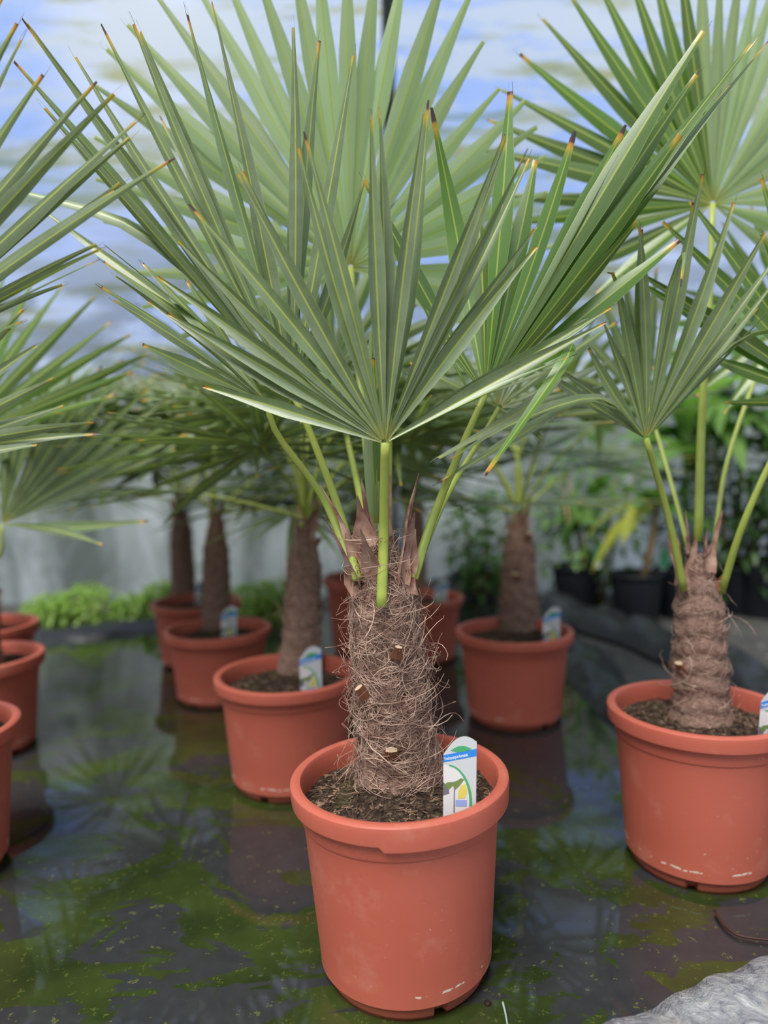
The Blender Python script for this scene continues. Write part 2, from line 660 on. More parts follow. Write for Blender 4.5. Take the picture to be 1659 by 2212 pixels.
def poly_obj(name, pts, z, mat, kind):
    bm = bmesh.new()
    f = bm.faces.new([bm.verts.new((p.x, p.y, z)) for p in pts])
    if f.normal.z < 0:
        f.normal_flip()
    bmesh.ops.triangulate(bm, faces=bm.faces[:])
    me = bpy.data.meshes.new(name)
    bm.normal_update()
    bm.to_mesh(me)
    bm.free()
    me.materials.append(mat)
    return obj(name, me, kind=kind)


LINER_Z = -0.006
poly_obj('floor', outline, LINER_Z, M['liner'], 'structure')
poly_obj('water', outline, 0.0, M['water'], 'structure')
gm = mesh('ground', [(-9, -5, -0.03), (9, -5, -0.03), (9, 9, -0.03), (-9, 9, -0.03)], [(0, 1, 2, 3)], M['ground'])
obj('ground', gm, kind='structure')


def berm(name, path, width, height, mat, seed=0, lump=0.02, n_along=70, n_across=14, inner=None):
    path = [Vector(p) for p in path]
    vs_, fs = [], []
    for i in range(n_along + 1):
        t = i / n_along
        c = cat_spline(path, t)
        c2 = cat_spline(path, min(1, t + 0.01)) - cat_spline(path, max(0, t - 0.01))
        c2.z = 0
        s = Vector((c2.y, -c2.x, 0)).normalized()
        for k in range(n_across + 1):
            u = k / n_across * 2 - 1
            h = max(0.0, 1 - abs(u) ** 2.6)
            p = c + s * (u * width / 2)
            q = p * 6 + Vector((seed, seed * 2, 0))
            z = -0.012 + height * h + lump * h * (noise.noise(q) + 0.6 * noise.noise(q * 3.1))
            p = p + s * (0.03 * noise.noise(q * 0.7 + Vector((9, 1, 3))))
            vs_.append((p.x, p.y, z))
    m = n_across + 1
    for i in range(n_along):
        for k in range(n_across):
            fs.append((i * m + k, (i + 1) * m + k, (i + 1) * m + k + 1, i * m + k + 1))
    return obj(name, mesh(name, vs_, fs, mat), kind='structure')


berm('trim_1', [G(-700, 1500, 0), G(-420, 1462, 0), G(80, 1385, 0), G(345, 1352, 0), G(620, 1318, 0), G(820, 1288, 0), G(960, 1268, 0)],
     0.26, 0.055, M['plastic'], 3, 0.03, 90)
berm('trim_2', [G(960, 1268, 0), G(1090, 1290, 0), G(1190, 1375, 0), G(1265, 1440, 0), G(1370, 1545, 0), Vector((0.96, 1.7, 0)), Vector((1.02, 1.2, 0))],
     0.22, 0.06, M['plastic'], 8, 0.04, 90)
berm('trim_3', [G(960, 1262, 0), G(1170, 1318, 0), G(1300, 1350, 0), G(1430, 1395, 0), G(1659, 1490, 0), G(1900, 1600, 0)],
     0.24, 0.09, M['plastic'], 5, 0.05, 80)
# heap of folded liner at the far corner
hv, hf = [], []
hc = G(1010, 1290, 0) + Vector((0.05, 0.12, 0))
for i in range(25):
    for k in range(25):
        x, y = (i / 24 - 0.5) * 0.75, (k / 24 - 0.5) * 0.5
        r2 = (x / 0.37) ** 2 + (y / 0.25) ** 2
        h = max(0, 1 - r2)
        q = Vector((x * 9, y * 9, 4))
        z = -0.015 + h * (0.15 + 0.13 * noise.noise(q) + 0.05 * noise.noise(q * 2.7))
        hv.append((hc.x + x, hc.y + y, z))
for i in range(24):
    for k in range(24):
        hf.append((i * 25 + k, (i + 1) * 25 + k, (i + 1) * 25 + k + 1, i * 25 + k + 1))
obj('liner_heap', mesh('liner_heap', hv, hf, M['plastic']), label='crumpled heap of dark grey liner plastic at the far corner of the pool', cat='plastic sheet')

# pale crinkled sheet over the near border
sv, sf = [], []
nrm = Vector((fdir.y, -fdir.x, 0))
NA, NB = 120, 26
for i in range(NA + 1):
    t = -1.6 + 2.3 * i / NA
    for k in range(NB + 1):
        u = k / NB
        w = max(0.0, u - 1 / NB) * 0.75 - 0.018
        base = fa + fdir * t + nrm * w
        q = Vector((base.x * 9, base.y * 9, 2))
        edge = 0.0 if k == 0 else 0.8 + 0.2 * sstep(0.0, 0.15, u)
        z = -0.02 + 0.062 * edge + 0.016 * edge * (noise.noise(q) + 0.7 * noise.noise(q * 2.6) + 0.4 * noise.noise(q * 6.3))
        base = base + nrm * (0.006 * noise.noise(Vector((t * 8, 1, 5))) + 0.002 * noise.noise(Vector((t * 30, 1, 5)))) * (1 - u)
        sv.append((base.x, base.y, z))
m = NB + 1
for i in range(NA):
    for k in range(NB):
        sf.append((i * m + k, i * m + k + 1, (i + 1) * m + k + 1, (i + 1) * m + k))
obj('trim_4', mesh('trim_4', sv, sf, M['sheet']), kind='structure')

# tunnel: side wall, arched roof, ends
BACK_Y, FRONT_Y, WALL_H = 4.3, -3.6, 1.15


def arch(t):
    """t 0..1 from the foot of the back wall over the roof to the foot of the front wall -> (y, z)"""
    a = PI * t
    cy, ry = (BACK_Y + FRONT_Y) / 2, (BACK_Y - FRONT_Y) / 2
    return cy + ry * math.cos(a), WALL_H + 2.0 * math.sin(a)


def strip(name, ys, mat, x0=-7.5, x1=7.5, nx=30):
    vs_, fs = [], []
    for (y, z) in ys:
        for i in range(nx + 1):
            vs_.append((x0 + (x1 - x0) * i / nx, y, z))
    for j in range(len(ys) - 1):
        for i in range(nx):
            fs.append((j * (nx + 1) + i, j * (nx + 1) + i + 1, (j + 1) * (nx + 1) + i + 1, (j + 1) * (nx + 1) + i))
    return obj(name, mesh(name, vs_, fs, mat), kind='structure')


strip('wall_back', [(BACK_Y, -0.05 + (WALL_H + 0.05) * k / 6) for k in range(7)], M['film_wall'])
strip('wall_front', [(FRONT_Y, -0.05 + (WALL_H + 0.05) * k / 6) for k in range(7)], M['film_wall'])
strip('ceiling', [arch(k / 40) for k in range(41)], M['film'])
for nm, x in (('wall_left', -7.5), ('wall_right', 7.5)):
    vs_ = [(x, BACK_Y, -0.05)] + [(x, *arch(k / 24)) for k in range(25)] + [(x, FRONT_Y, -0.05)]
    obj(nm, mesh(nm, vs_, [tuple(range(len(vs_)))], M['film_wall'], smooth=False), kind='structure')
# hoops of the tunnel
for k, x in enumerate((-5.0, -2.5, 0.06, 2.55, 5.0)):
    pts = [(x, BACK_Y - 0.05, -0.03), (x, BACK_Y - 0.05, 0.6)]
    for j in range(41):
        y, z = arch(j / 40)
        cy = (BACK_Y + FRONT_Y) / 2
        pts.append((x, cy + (y - cy) * 0.985, z - 0.05 * math.sin(PI * j / 40) - 0.0))
    pts += [(x, FRONT_Y + 0.05, 0.6), (x, FRONT_Y + 0.05, -0.03)]
    v_, f_ = tube_pts(pts, 0.03, 10, up=Vector((1, 0, 0)))
    obj('beam_%d' % (k + 1), mesh('beam', v_, f_, M['steel']), kind='structure')

# ------------------------------------------------------------------ pots
POT_H = 0.296
PROFILE = [(0.0, 0.0), (0.100, 0.0), (0.121, 0.0), (0.1235, 0.003), (0.1255, 0.019), (0.1258, 0.0225), (0.1335, 0.0235), (0.1350, 0.0255),
           (0.1348, 0.030), (0.138, 0.07), (0.142, 0.12), (0.146, 0.17), (0.150, 0.22), (0.1520, 0.238), (0.1522, 0.2395),
           (0.1545, 0.241), (0.1555, 0.245), (0.157, 0.266), (0.1575, 0.270), (0.1665, 0.267), (0.1685, 0.268), (0.1705, 0.287), (0.1695, 0.2925), (0.166, 0.2955),
           (0.160, 0.296), (0.1545, 0.2945), (0.152, 0.290), (0.150, 0.270), (0.147, 0.236), (0.143, 0.20)]


def pot_shape(seed):
    r_ = random.Random(seed)
    a0 = r_.uniform(-2.6, -1.9)
    a1 = a0 + r_.uniform(1.5, 2.1)
    ph = r_.uniform(0, 6)

    def zf(k, a, r, z):
        aa = (a + PI) % (2 * PI) - PI
        if k in (18, 19, 20):
            if a0 < aa < a1:
                z -= 0.007 if k != 18 else 0.004
        if 1 <= k <= 4:
            # drainage notches in the foot ring
            d = abs(((a * 3 / PI + ph) % 2) - 1)
            if d < 0.06 and k >= 2:
                r -= 0.010
        r *= 1 + 0.004 * math.sin(2 * a + ph)
        return r, z
    return lathe(PROFILE, 144, zf)


pot_meshes = []
for s in (1, 2, 3):
    v_, f_ = pot_shape(s)
    pm = mesh('pot', v_, f_, M['pot'])
    pm.set_sharp_from_angle(angle=math.radians(38))
    pot_meshes.append(pm)


def soil_h(x, y, seed, mound):
    q = Vector((x, y, 0))
    s = q * 40 + Vector((seed, seed, seed))
    j = min(1.0, q.length / 0.1505)
    h = 0.258 + 0.010 * (1 - j) + 0.005 * noise.noise(q * 22 + Vector((seed, 0, 0))) + 0.004 * noise.noise(s) + 0.003 * noise.noise(s * 2.7)
    if mound:
        d2 = (x - mound[0]) ** 2 + (y - mound[1]) ** 2
        h += mound[2] * math.exp(-d2 / (2 * 0.055 ** 2)) * (1 - j ** 4)
    return h


def soil_mesh(seed, fine=40, mound=None):
    vs_, fs = [(0, 0, soil_h(0, 0, seed, mound))], []
    n = 64
    rings = fine
    for j in range(1, rings + 1):
        r = 0.1505 * j / rings
        for i in range(n):
            a = 2 * PI * i / n
            q = Vector((r * math.cos(a), r * math.sin(a), 0))
            h = soil_h(q.x, q.y, seed, mound)
            vs_.append((q.x, q.y, h))
    for i in range(n):
        fs.append((0, 1 + i, 1 + (i + 1) % n))
    for j in range(rings - 1):
        for i in range(n):
            i2 = (i + 1) % n
            fs.append((1 + j * n + i, 1 + (j + 1) * n + i, 1 + (j + 1) * n + i2, 1 + j * n + i2))
    return mesh('soil', vs_, fs, M['soil'])


def chips_mesh(seed, count, mound=None, sseed=1):
    r_ = random.Random(seed)
    vs_, fs = [], []
    for _ in range(count):
        a = r_.uniform(0, 2 * PI)
        r = 0.147 * math.sqrt(r_.random())
        c = Vector((r * math.cos(a), r * math.sin(a), 0.0))
        c.z = soil_h(c.x, c.y, sseed, mound) + r_.uniform(0, 0.003)
        L = r_.choice((0.003, 0.004, 0.004, 0.006, 0.006, 0.009, 0.012, 0.026)) * r_.uniform(0.7, 1.3)
        w = r_.uniform(0.0008, 0.0020) * (1 if L < 0.015 else 0.6)
        d = Vector((r_.gauss(0, 1), r_.gauss(0, 1), r_.gauss(0, 0.25))).normalized()
        s = d.orthogonal().normalized()
        s.rotate(Matrix.Rotation(r_.uniform(0, 6.28), 3, d))
        b = d.cross(s)
        k = len(vs_)
        for e in (-1, 1):
            for (x, y) in ((-1, -1), (1, -1), (1, 1), (-1, 1)):
                vs_.append(c + d * (e * L / 2) + s * (x * w * (0.6 if e > 0 else 1)) + b * (y * w * 0.4))
        for q in ((0, 3, 2, 1), (4, 5, 6, 7), (0, 1, 5, 4), (1, 2, 6, 5), (2, 3, 7, 6), (3, 0, 4, 7)):
            fs.append(tuple(k + x for x in q))
    return mesh('mulch', vs_, fs, M['chip'], smooth=False)


chip_meshes = {}


# ------------------------------------------------------------------ palm fronds
def leaflet_mesh(curve, side0, width, fold, twist, wmax, mat, rows=13, split=True, name='leaflet'):
    """curve(t) -> point; a V-folded segment with a narrow midrib, its tip split in two"""
    vs_, fs, uvs = [], [], []
    ts = [0.0, 0.04, 0.1, 0.18, 0.28, 0.38, 0.49, 0.6, 0.7, 0.8, 0.88, 0.93, 0.965, 1.0]
    m = len(ts)
    for i, t in enumerate(ts):
        p = curve(t)
        T = curve(min(1, t + 0.02)) - curve(max(0, t - 0.02))
        T.normalize()
        s = side0 - T * side0.dot(T)
        if s.length < 1e-4:
            s = T.orthogonal()
        s.normalize()
        if twist:
            s.rotate(Matrix.Rotation(twist * t * t, 3, T))
        n = T.cross(s)
        w = width(t) * 0.5
        f = w * fold
        r = min(0.0010, w * 0.12)
        g = 0.0
        if split and t > 0.95:
            g = w * 0.75
        vs_ += [p - s * w + n * f, p - s * (r + g), p + s * (r + g), p + s * w + n * f]
        uvs += [(0, t), (0.475, t), (0.525, t), (1, t)]
    for i in range(m - 1):
        for k in range(3):
            if k == 1 and split and ts[i] > 0.95:
                continue
            a = i * 4 + k
            fs.append((a, a + 1, a + 5, a + 4))
    return mesh(name, vs_, fs, mat, uvs=uvs)


def petiole_mesh(pts, r0, r1, inv, mat=None, n=8):
    m = 14
    c = [cat_spline(pts, i / (m - 1)) for i in range(m)]
    v_, f_ = tube_pts([inv @ p for p in c], [r0 + (r1 - r0) * (i / (m - 1)) for i in range(m)], n, 0.62, up=Vector((0, 1, 0)))
    return mesh('petiole', v_, f_, mat or M['petiole'])


def make_frond(root, inv, pet, tips, mat, wmax=0.027, fold=0.3, sag=0.03, r0=0.0065, r1=0.0035, seed=0, flip=1, twist=0.5, amin=0.045):
    """pet: world points base..hub; tips: list of lists of world points (via..., tip)"""
    r_ = random.Random(seed)
    fr = obj('frond', None, root)
    fr.empty_display_size = 0.05
    hub = Vector(pet[-1])
    obj('petiole', petiole_mesh(pet, r0, r1, inv), fr)
    dirs = []
    for tp in tips:
        dirs.append((Vector(tp[0]) - hub).normalized())
    n = len(tips)
    mean = Vector()
    for d in dirs:
        mean += d
    for i, tp in enumerate(tips):
        lo, hi = max(0, i - 2), min(n - 1, i + 2)
        d = dirs[hi] - dirs[lo]
        side = d.normalized() * flip if d.length > 1e-4 else Vector((1, 0, 0))
        ang = max(amin, min(0.16, d.length / max(1, hi - lo)))
        tp = [Vector(p) for p in tp]
        tip = tp[-1]
        L = (tip - hub).length
        st = hub + dirs[i] * 0.006
        nrm = dirs[i].cross(side).normalized()
        if len(tp) == 1:
            ctrl = hub + (tip - hub) * 0.55 + Vector((0, 0, sag * L)) + side * r_.uniform(-0.012, 0.012)
            pts3 = [inv @ st, inv @ ctrl, inv @ tip]
            curve = (lambda q: (lambda t: bez(q, t)))(pts3)
        else:
            pts3 = [inv @ st] + [inv @ p for p in tp]
            curve = (lambda q: (lambda t: cat_spline(q, t)))(pts3)
        wm = wmax * r_.uniform(0.88, 1.1)

        def width(t, wm=wm, L=L, ang=ang):
            w = min(wm, 0.0025 + ang * L * t * 1.15)
            return w * (1 - 0.82 * sstep(0.42, 1.0, t)) if t < 0.96 else w * 0.2 * (1 - 0.5 * (t - 0.96) / 0.04)
        mt = mat[min(i, len(mat) - 1)] if isinstance(mat, list) else mat
        me = leaflet_mesh(curve, inv.to_3x3() @ side, width, fold * r_.uniform(0.7, 1.5), r_.uniform(-twist, twist), wm, mt, split=r_.random() < 0.8)
        obj('leaflet', me, fr)
    return fr


def fan_tips(hub, axis, nrm, n, spread, L, droop=0.12, cup=0.1, seed=0, jitter=0.03):
    r_ = random.Random(seed)
    axis = axis.normalized()
    nrm = (nrm - axis * nrm.dot(axis)).normalized()
    side = axis.cross(nrm)
    out = []
    for i in range(n):
        ph = -spread + 2 * spread * i / (n - 1) + r_.uniform(-jitter, jitter)
        l = L * (0.72 + 0.28 * math.cos(ph * 0.62)) * r_.uniform(0.93, 1.05)
        d = axis * math.cos(ph) + side * math.sin(ph) + nrm * (cup * (1 - math.cos(ph)) + r_.uniform(-0.04, 0.04))
        d.normalize()
        tip = hub + d * l
        tip.z -= droop * l * (0.4 + r_.random() * 0.9)
        out.append([tip])
    return out


def auto_frond(root, inv, crown, az, elev, plen, L, n=22, spread=1.9, mat=None, seed=0, droop=0.15, wmax=0.027, up=None):
    """a frond that leaves the crown at azimuth az, elevation elev"""
    h = Vector((math.cos(az), math.sin(az), 0))
    d0 = h * math.cos(elev * 1.1) + Vector((0, 0, 1)) * math.sin(elev * 1.1)
    d1 = h * math.cos(elev * 0.8) + Vector((0, 0, 1)) * math.sin(elev * 0.8)
    p1 = crown + d0 * plen * 0.5
    hub = p1 + d1 * plen * 0.5
    axis = h * math.cos(elev * 0.65) + Vector((0, 0, 1)) * math.sin(elev * 0.65)
    nrm = Vector((0, 0, 1)) * math.cos(elev * 0.65) - h * math.sin(elev * 0.65)
    tips = fan_tips(hub, axis, nrm, n, spread, L, droop, 0.12, seed)
    return make_frond(root, inv, [crown + h * 0.02 - d0 * 0.05, crown + d0 * 0.02, p1, hub], tips, mat or M['leaf_far'], wmax, 0.3, 0.05, 0.006, 0.0032, seed)


# ------------------------------------------------------------------ trunks
def trunk_parts(root, inv, base, top, r0, r1, seed, n_fibre, lumps=9, loose=0.3, fibre_r=0.00055, ledge_h=0.004, curls=0):
    r_ = random.Random(seed)
    axis = top - base
    Lh = axis.length
    ax = axis.normalized()
    sx = ax.cross(Vector((0, 1, 0))).normalized()
    sy = sx.cross(ax)

    def rad(t):
        k = (t * lumps) % 1.0
        ledge = ledge_h * (1 - k)
        return (r0 * (1 - t) + r1 * t) * (1 + 0.18 * max(0, 0.16 - t) / 0.16) + ledge - 0.62 * r1 * sstep(0.66, 1.0, t)

    NR, NS = 46, 48
    vs_, fs = [], []
    for j in range(NR + 1):
        t = j / NR
        c = base + axis * t
        for i in range(NS):
            a = 2 * PI * i / NS
            q = Vector((math.cos(a) * 2.2, math.sin(a) * 2.2, t * 6 + seed))
            r = rad(min(1, max(0, t + 0.02 * math.sin(3 * a + seed)))) + 0.004 * noise.noise(q * 1.3) + 0.0025 * noise.noise(q * 5)
            vs_.append(inv @ (c + (sx * math.cos(a) + sy * math.sin(a)) * r))
    for j in range(NR):
        for i in range(NS):
            i2 = (i + 1) % NS
            fs.append((j * NS + i, j * NS + i2, (j + 1) * NS + i2, (j + 1) * NS + i))
    fs.append(tuple(NR * NS + i for i in range(NS)))
    tr = obj('trunk', mesh('trunk', vs_, fs, M['trunk']), root)
    # loose fibres
    vs_, fs = [], []
    for _ in range(n_fibre):
        t = r_.uniform(0.0, 1.0)
        a = r_.uniform(0, 2 * PI)
        isloose = r_.random() < loose
        wild = _ < curls
        isloose = isloose or wild
        Lf = r_.uniform(0.02, 0.055) * (1.9 if isloose else 1.0)
        if wild:
            Lf = r_.uniform(0.07, 0.15)
        head = r_.uniform(0, 2 * PI)
        if r_.random() < 0.5:
            head = r_.choice((0, PI)) + r_.gauss(0, 0.5)
        lift0 = r_.uniform(-0.001, 0.002)
        liftv = (r_.uniform(0.005, 0.065 if wild else 0.03) if isloose else r_.uniform(0.0, 0.004))
        curl = r_.gauss(0, 1.6 if not wild else 2.6)
        pts, rr = [], []
        wj = r_.uniform(0.7, 1.6) * (1.6 if wild else 1)
        ns = 6 if not wild else 12
        aa, tt = a, t
        for k in range(ns):
            u = k / (ns - 1)
            hd = head + curl * u
            R = rad(min(1, max(0, tt)))
            if k:
                aa += math.cos(hd) * Lf / ns / max(R, 0.02)
                tt += math.sin(hd) * Lf / ns / Lh
            tt = max(-0.01, min(1.04, tt))
            lift = lift0 + liftv * u * u * (1.0 if not isloose else math.sin(u * 2.2))
            c = base + axis * tt + (sx * math.cos(aa) + sy * math.sin(aa)) * (R + lift + 0.0012)
            pts.append(inv @ c)
            rr.append(fibre_r * wj * (1 - 0.55 * u))
        k0 = len(vs_)
        v_, f_ = tube_pts(pts, rr, 3)
        vs_ += v_
        fs += [tuple(k0 + x for x in q) for q in f_]
    fo = obj('fibre', mesh('fibre', vs_, fs, M['fibre']), tr, kind='stuff')
    return tr, ax, sx, sy, rad


def stub(parent, inv, p, d, up, L, w, name='leaf_stub'):
    """a cut leaf base: a flat wedge with a pale cut face"""
    d = d.normalized()
    s = d.cross(up).normalized()
    u = s.cross(d)
    vs_, fs = [], []
    for k, (t, ww, hh) in enumerate(((0, 1.5, 0.8), (0.5, 1.1, 0.55), (0.96, 0.85, 0.5), (1.0, 0.78, 0.45))):
        c = p + d * (L * t)
        for (x, y) in ((-1, -0.5), (0, -1), (1, -0.5), (1, 0.4), (0, 0.7), (-1, 0.4)):
            vs_.append(inv @ (c + s * (x * w * ww * 0.5) + u * (y * w * hh * 0.6)))
    fm = []
    for k in range(3):
        for i in range(6):
            i2 = (i + 1) % 6
            fs.append((k * 6 + i, k * 6 + i2, k * 6 + 6 + i2, k * 6 + 6 + i))
            fm.append(0)
    fs.append(tuple(18 + i for i in range(6)))
    fm.append(1)
    return obj(name, mesh(name, vs_, fs, smooth=False, mats=[M['stub'], M['cut']], fmat=fm), parent)


def sheath(parent, inv, p, d, side, L, w, seed):
    """dry fibrous leaf sheath: a curling tapered flap"""
    r_ = random.Random(seed)
    d = d.normalized()
    side = (side - d * side.dot(d)).normalized()
    n = d.cross(side)
    vs_, fs = [], []
    nr, nc = 9, 5
    b = r_.uniform(-0.5, 0.5)
    for j in range(nr):
        t = j / (nr - 1)
        c = p + d * (L * t) + n * (0.012 * math.sin(t * 2.5) * (1 + b)) + side * (0.012 * b * t * t)
        ww = w * (1 - t) ** 0.8 * (0.8 + 0.3 * math.sin(t * 9 + seed)) + 0.002
        for k in range(nc):
            u = k / (nc - 1) * 2 - 1
            vs_.append(inv @ (c + side * (u * ww * 0.5) + n * (0.3 * ww * (1 - u * u) + 0.002 * noise.noise(Vector((u * 3, t * 7, seed))))))
    for j in range(nr - 1):
        for k in range(nc - 1):
            fs.append((j * nc + k, j * nc + k + 1, (j + 1) * nc + k + 1, (j + 1) * nc + k))
    return obj('leaf_sheath', mesh('leaf_sheath', vs_, fs, M['sheath']), parent)


def palm(rim_px, label, seed, tilt=(0, 0), trunk_top=None, trunk_base=None, r0=0.055, r1=0.045, fibres=500, chips=450, rotz=None, trunk_h=0.38, lean=(0, 0), sheaths=5, stubs=3, loose=0.15, big=False, ringed=0.004, mound=None, zs=1.0, rs=1.0):
    """root at the pot's base; returns root, inverse matrix, crown point (world)"""
    c = G(rim_px[0], rim_px[1], 0.292 * zs + LINER_Z)
    dz = 0.292 * (zs - 1)
    root = obj('potted_palm', None, label=label, cat='palm', group='potted fan palms in the pool')
    root.empty_display_size = 0.1
    rz = (seed * 1.7) % 6.28 if rotz is None else rotz
    mw = Matrix.Translation((c.x, c.y, LINER_Z)) @ Matrix.Rotation(tilt[0], 4, 'Y') @ Matrix.Rotation(tilt[1], 4, 'X')
    root.matrix_world = mw
    inv = mw.inverted()
    po = obj('pot', pot_meshes[seed % 3], root)
    po.rotation_euler = (0, 0, rz)
    po.scale = (rs, rs, zs)
    so = obj('soil', soil_mesh(seed, 40 if mound else 26, mound), root)
    so.location = (0, 0, dz)
    if chips:
        ck = chips + seed * 10000
        if ck not in chip_meshes:
            chip_meshes[ck] = chips_mesh(ck, chips, mound, seed)
        obj('mulch', chip_meshes[ck], so, kind='stuff')
    base = trunk_base if trunk_base else mw @ Vector((0.0, 0.0, 0.245 + dz))
    top = trunk_top if trunk_top else base + Vector((lean[0], lean[1], trunk_h))
    tr, ax, sx, sy, rad = trunk_parts(root, inv, base, top, r0, r1, seed, fibres, loose=loose, ledge_h=ringed, curls=170 if big else 12)
    r_ = random.Random(seed + 77)
    for i in range(sheaths):
        a = 2 * PI * i / sheaths + r_.uniform(-0.4, 0.4)
        o = sx * math.cos(a) + sy * math.sin(a)
        sheath(tr, inv, top + o * (r1 * 0.72) - ax * r_.uniform(0.06, 0.13), ax + o * r_.uniform(-0.1, 0.4), ax.cross(o), r_.uniform(0.09, 0.17) * (1.15 if big else 1), r_.uniform(0.025, 0.045) * (1.2 if big else 1), seed * 10 + i)
    for i in range(stubs):
        a = r_.uniform(0, 2 * PI)
        o = sx * math.cos(a) + sy * math.sin(a)
        t = r_.uniform(0.1, 0.85)
        stub(tr, inv, base + (top - base) * t + o * (rad(t) - 0.008), ax * 1.0 + o * 0.7, o, 0.032, 0.022)
    return root, inv, top, ax, tr


# ------------------------------------------------------------------ the main palm
Y0 = G(871, 1672, 0.3006).y
trunk_b = P(862, 1650, Y0 + 0.032) - Vector((0, 0, 0.02))
trunk_t = P(815, 1175, Y0 + 0.005)
A, Ai, At, Aax, Atr = palm((871, 1672), 'large fan palm with a hairy trunk in the nearest terracotta pot', 1, tilt=(math.radians(-1.2), 0),
                           trunk_top=trunk_t, trunk_base=trunk_b, r0=0.058, r1=0.044, fibres=3000, chips=1100, rotz=0.2, sheaths=8, stubs=0, loose=0.3, big=True, mound=(-0.006, 0.03, 0.032), zs=1.05, rs=0.995)
for (px, py, dx, L, w) in ((856, 1392, 0.15, 0.024, 0.013), (846, 1622, 0.0, 0.034, 0.022), (792, 1478, -0.5, 0.026, 0.016)):
    pp = P(px, py + 22, Y0 + (-0.052 if py < 1450 else -0.032))
    stub(Atr, Ai, pp + Vector((0, 0.012, -0.008)), Vector((dx, -0.55, 0.8)), Vector((0, -1, 0.2)), L, w)


for (px, py, dx, L, w, sd_) in ((800, 1262, -0.10, 0.135, 0.060, 3), (782, 1290, -0.25, 0.10, 0.05, 5), (868, 1262, 0.22, 0.11, 0.022, 7), (884, 1285, 0.12, 0.10, 0.03, 9), (838, 1270, 0.05, 0.10, 0.05, 11)):
    sheath(Atr, Ai, P(px, py, Y0 - 0.012), Vector((dx, 0.02, 1)), Vector((1, 0, 0)), L, w, sd_)


def tips_px(lst, Y):
    """lst: (px, py) or (px, py, Y) or a list of such tuples (bent leaflets)"""
    out = []
    for e in lst:
        if isinstance(e, list):
            out.append([P(q[0], q[1], q[2] if len(q) > 2 else Y) for q in e])
        else:
            out.append([P(e[0], e[1], e[2] if len(e) > 2 else Y)])
    return out


# front fan, seen from below
hubA1 = (832, 957, 1.0)
make_frond(A, Ai, [P(824, 1312, Y0 - 0.045), P(829, 1150, 1.05), P(*hubA1)], tips_px([
    (425, 832, 1.04), (345, 668, 1.03), (305, 640, 1.05), (325, 587, 1.03), (372, 506, 1.02), (407, 441, 1.0), (505, 357, 0.98), (516, 350, 1.01),
    (640, 298, 0.98), (656, 284, 0.97), (800, 235, 0.98), (818, 231, 1.0), (920, 222, 0.98), (926, 216, 1.02),
    (1090, 290, 0.99), (1100, 285, 1.02), (1140, 320, 1.0), (1152, 322, 1.03), (1165, 480, 1.05), (1170, 520, 1.0), (1310, 696, 1.03), (1335, 656, 1.06), (1247, 765, 1.0)], 1.0),
    M['leaf'], 0.023, 0.5, 0.0, 0.0085, 0.0062, seed=3, flip=-1, twist=0.6)
# right fan, upper face towards the viewer
make_frond(A, Ai, [P(893, 1250, Y0 + 0.0), P(935, 1120, 1.13), P(1000, 960, 1.13), P(1048, 852, 1.14)], tips_px([
    [(975, 770, 1.13), (1034, 885, 1.08)], (905, 640, 1.16), [(930, 655, 1.16), (778, 370, 1.12)], [(985, 500, 1.2), (932, 232, 1.16)], (1030, 440, 1.22), (1103, 176, 1.16), (1160, 330, 1.22), (1242, 283, 1.17),
    (1290, 420, 1.22), (1352, 270, 1.19), (1340, 325, 1.16), (1520, 140, 1.2), (1536, 42, 1.16), (1600, 160, 1.22), (1642, 70, 1.15), (1660, 88, 1.16), (1484, 272, 1.1), (1385, 468, 1.12), (1420, 560, 1.18),
    [(1240, 700, 1.16), (1483, 506, 1.14)], [(1190, 770, 1.1), (1232, 760, 1.02), (1034, 1046, 0.98)], [(1200, 800, 1.12), (1150, 870, 1.05), (930, 1000, 1.0)]], 1.15),
    [M['leaf_bright']] * 21 + [M['leaf_pale']] * 2, 0.046, 0.12, 0.01, 0.008, 0.005, seed=4, flip=1, twist=0.3, amin=0.10)
# left fan
make_frond(A, Ai, [P(772, 1252, Y0 - 0.02), P(735, 1110, 1.14), P(672, 940, 1.16), P(632, 850, 1.17)], tips_px([
    (210, 555, 1.15), (225, 528, 1.1), [(330, 515, 1.2), (-60, 385, 1.22)], (60, 430, 1.25), (10, 110, 1.2), (40, 25, 1.18), (48, 40, 1.16), (78, 212, 1.12), (110, 260, 1.2), (148, 98, 1.16), (200, 250, 1.25), (218, 52, 1.17), (277, 24, 1.14), (292, 42, 1.17),
    (345, 250, 1.25), (398, 4, 1.15), (457, 4, 1.16), (520, 250, 1.24), (632, 32, 1.14), (640, 220, 1.24), (693, 62, 1.17), (767, 95, 1.15), (790, 380, 1.2)], 1.17),
    M['leaf'], 0.026, 0.3, 0.0, 0.008, 0.005, seed=5, flip=1, twist=0.5)
# low left fan, drooping, seen edge on
make_frond(A, Ai, [P(765, 1240, Y0 + 0.0), P(700, 1080, 1.12), P(600, 940, 1.1), P(575, 868, 1.1)], tips_px([
    (428, 772, 1.05), (330, 790, 1.06), (268, 662, 1.06), (235, 642, 1.04), (207, 612, 1.05), (240, 590, 1.1), (300, 560, 1.16), (362, 672, 1.04), (400, 600, 1.15), (330, 700, 1.2), (300, 740, 1.22)], 1.08),
    M['leaf'], 0.030, 0.25, 0.03, 0.007, 0.0045, seed=6, flip=1, twist=0.5)
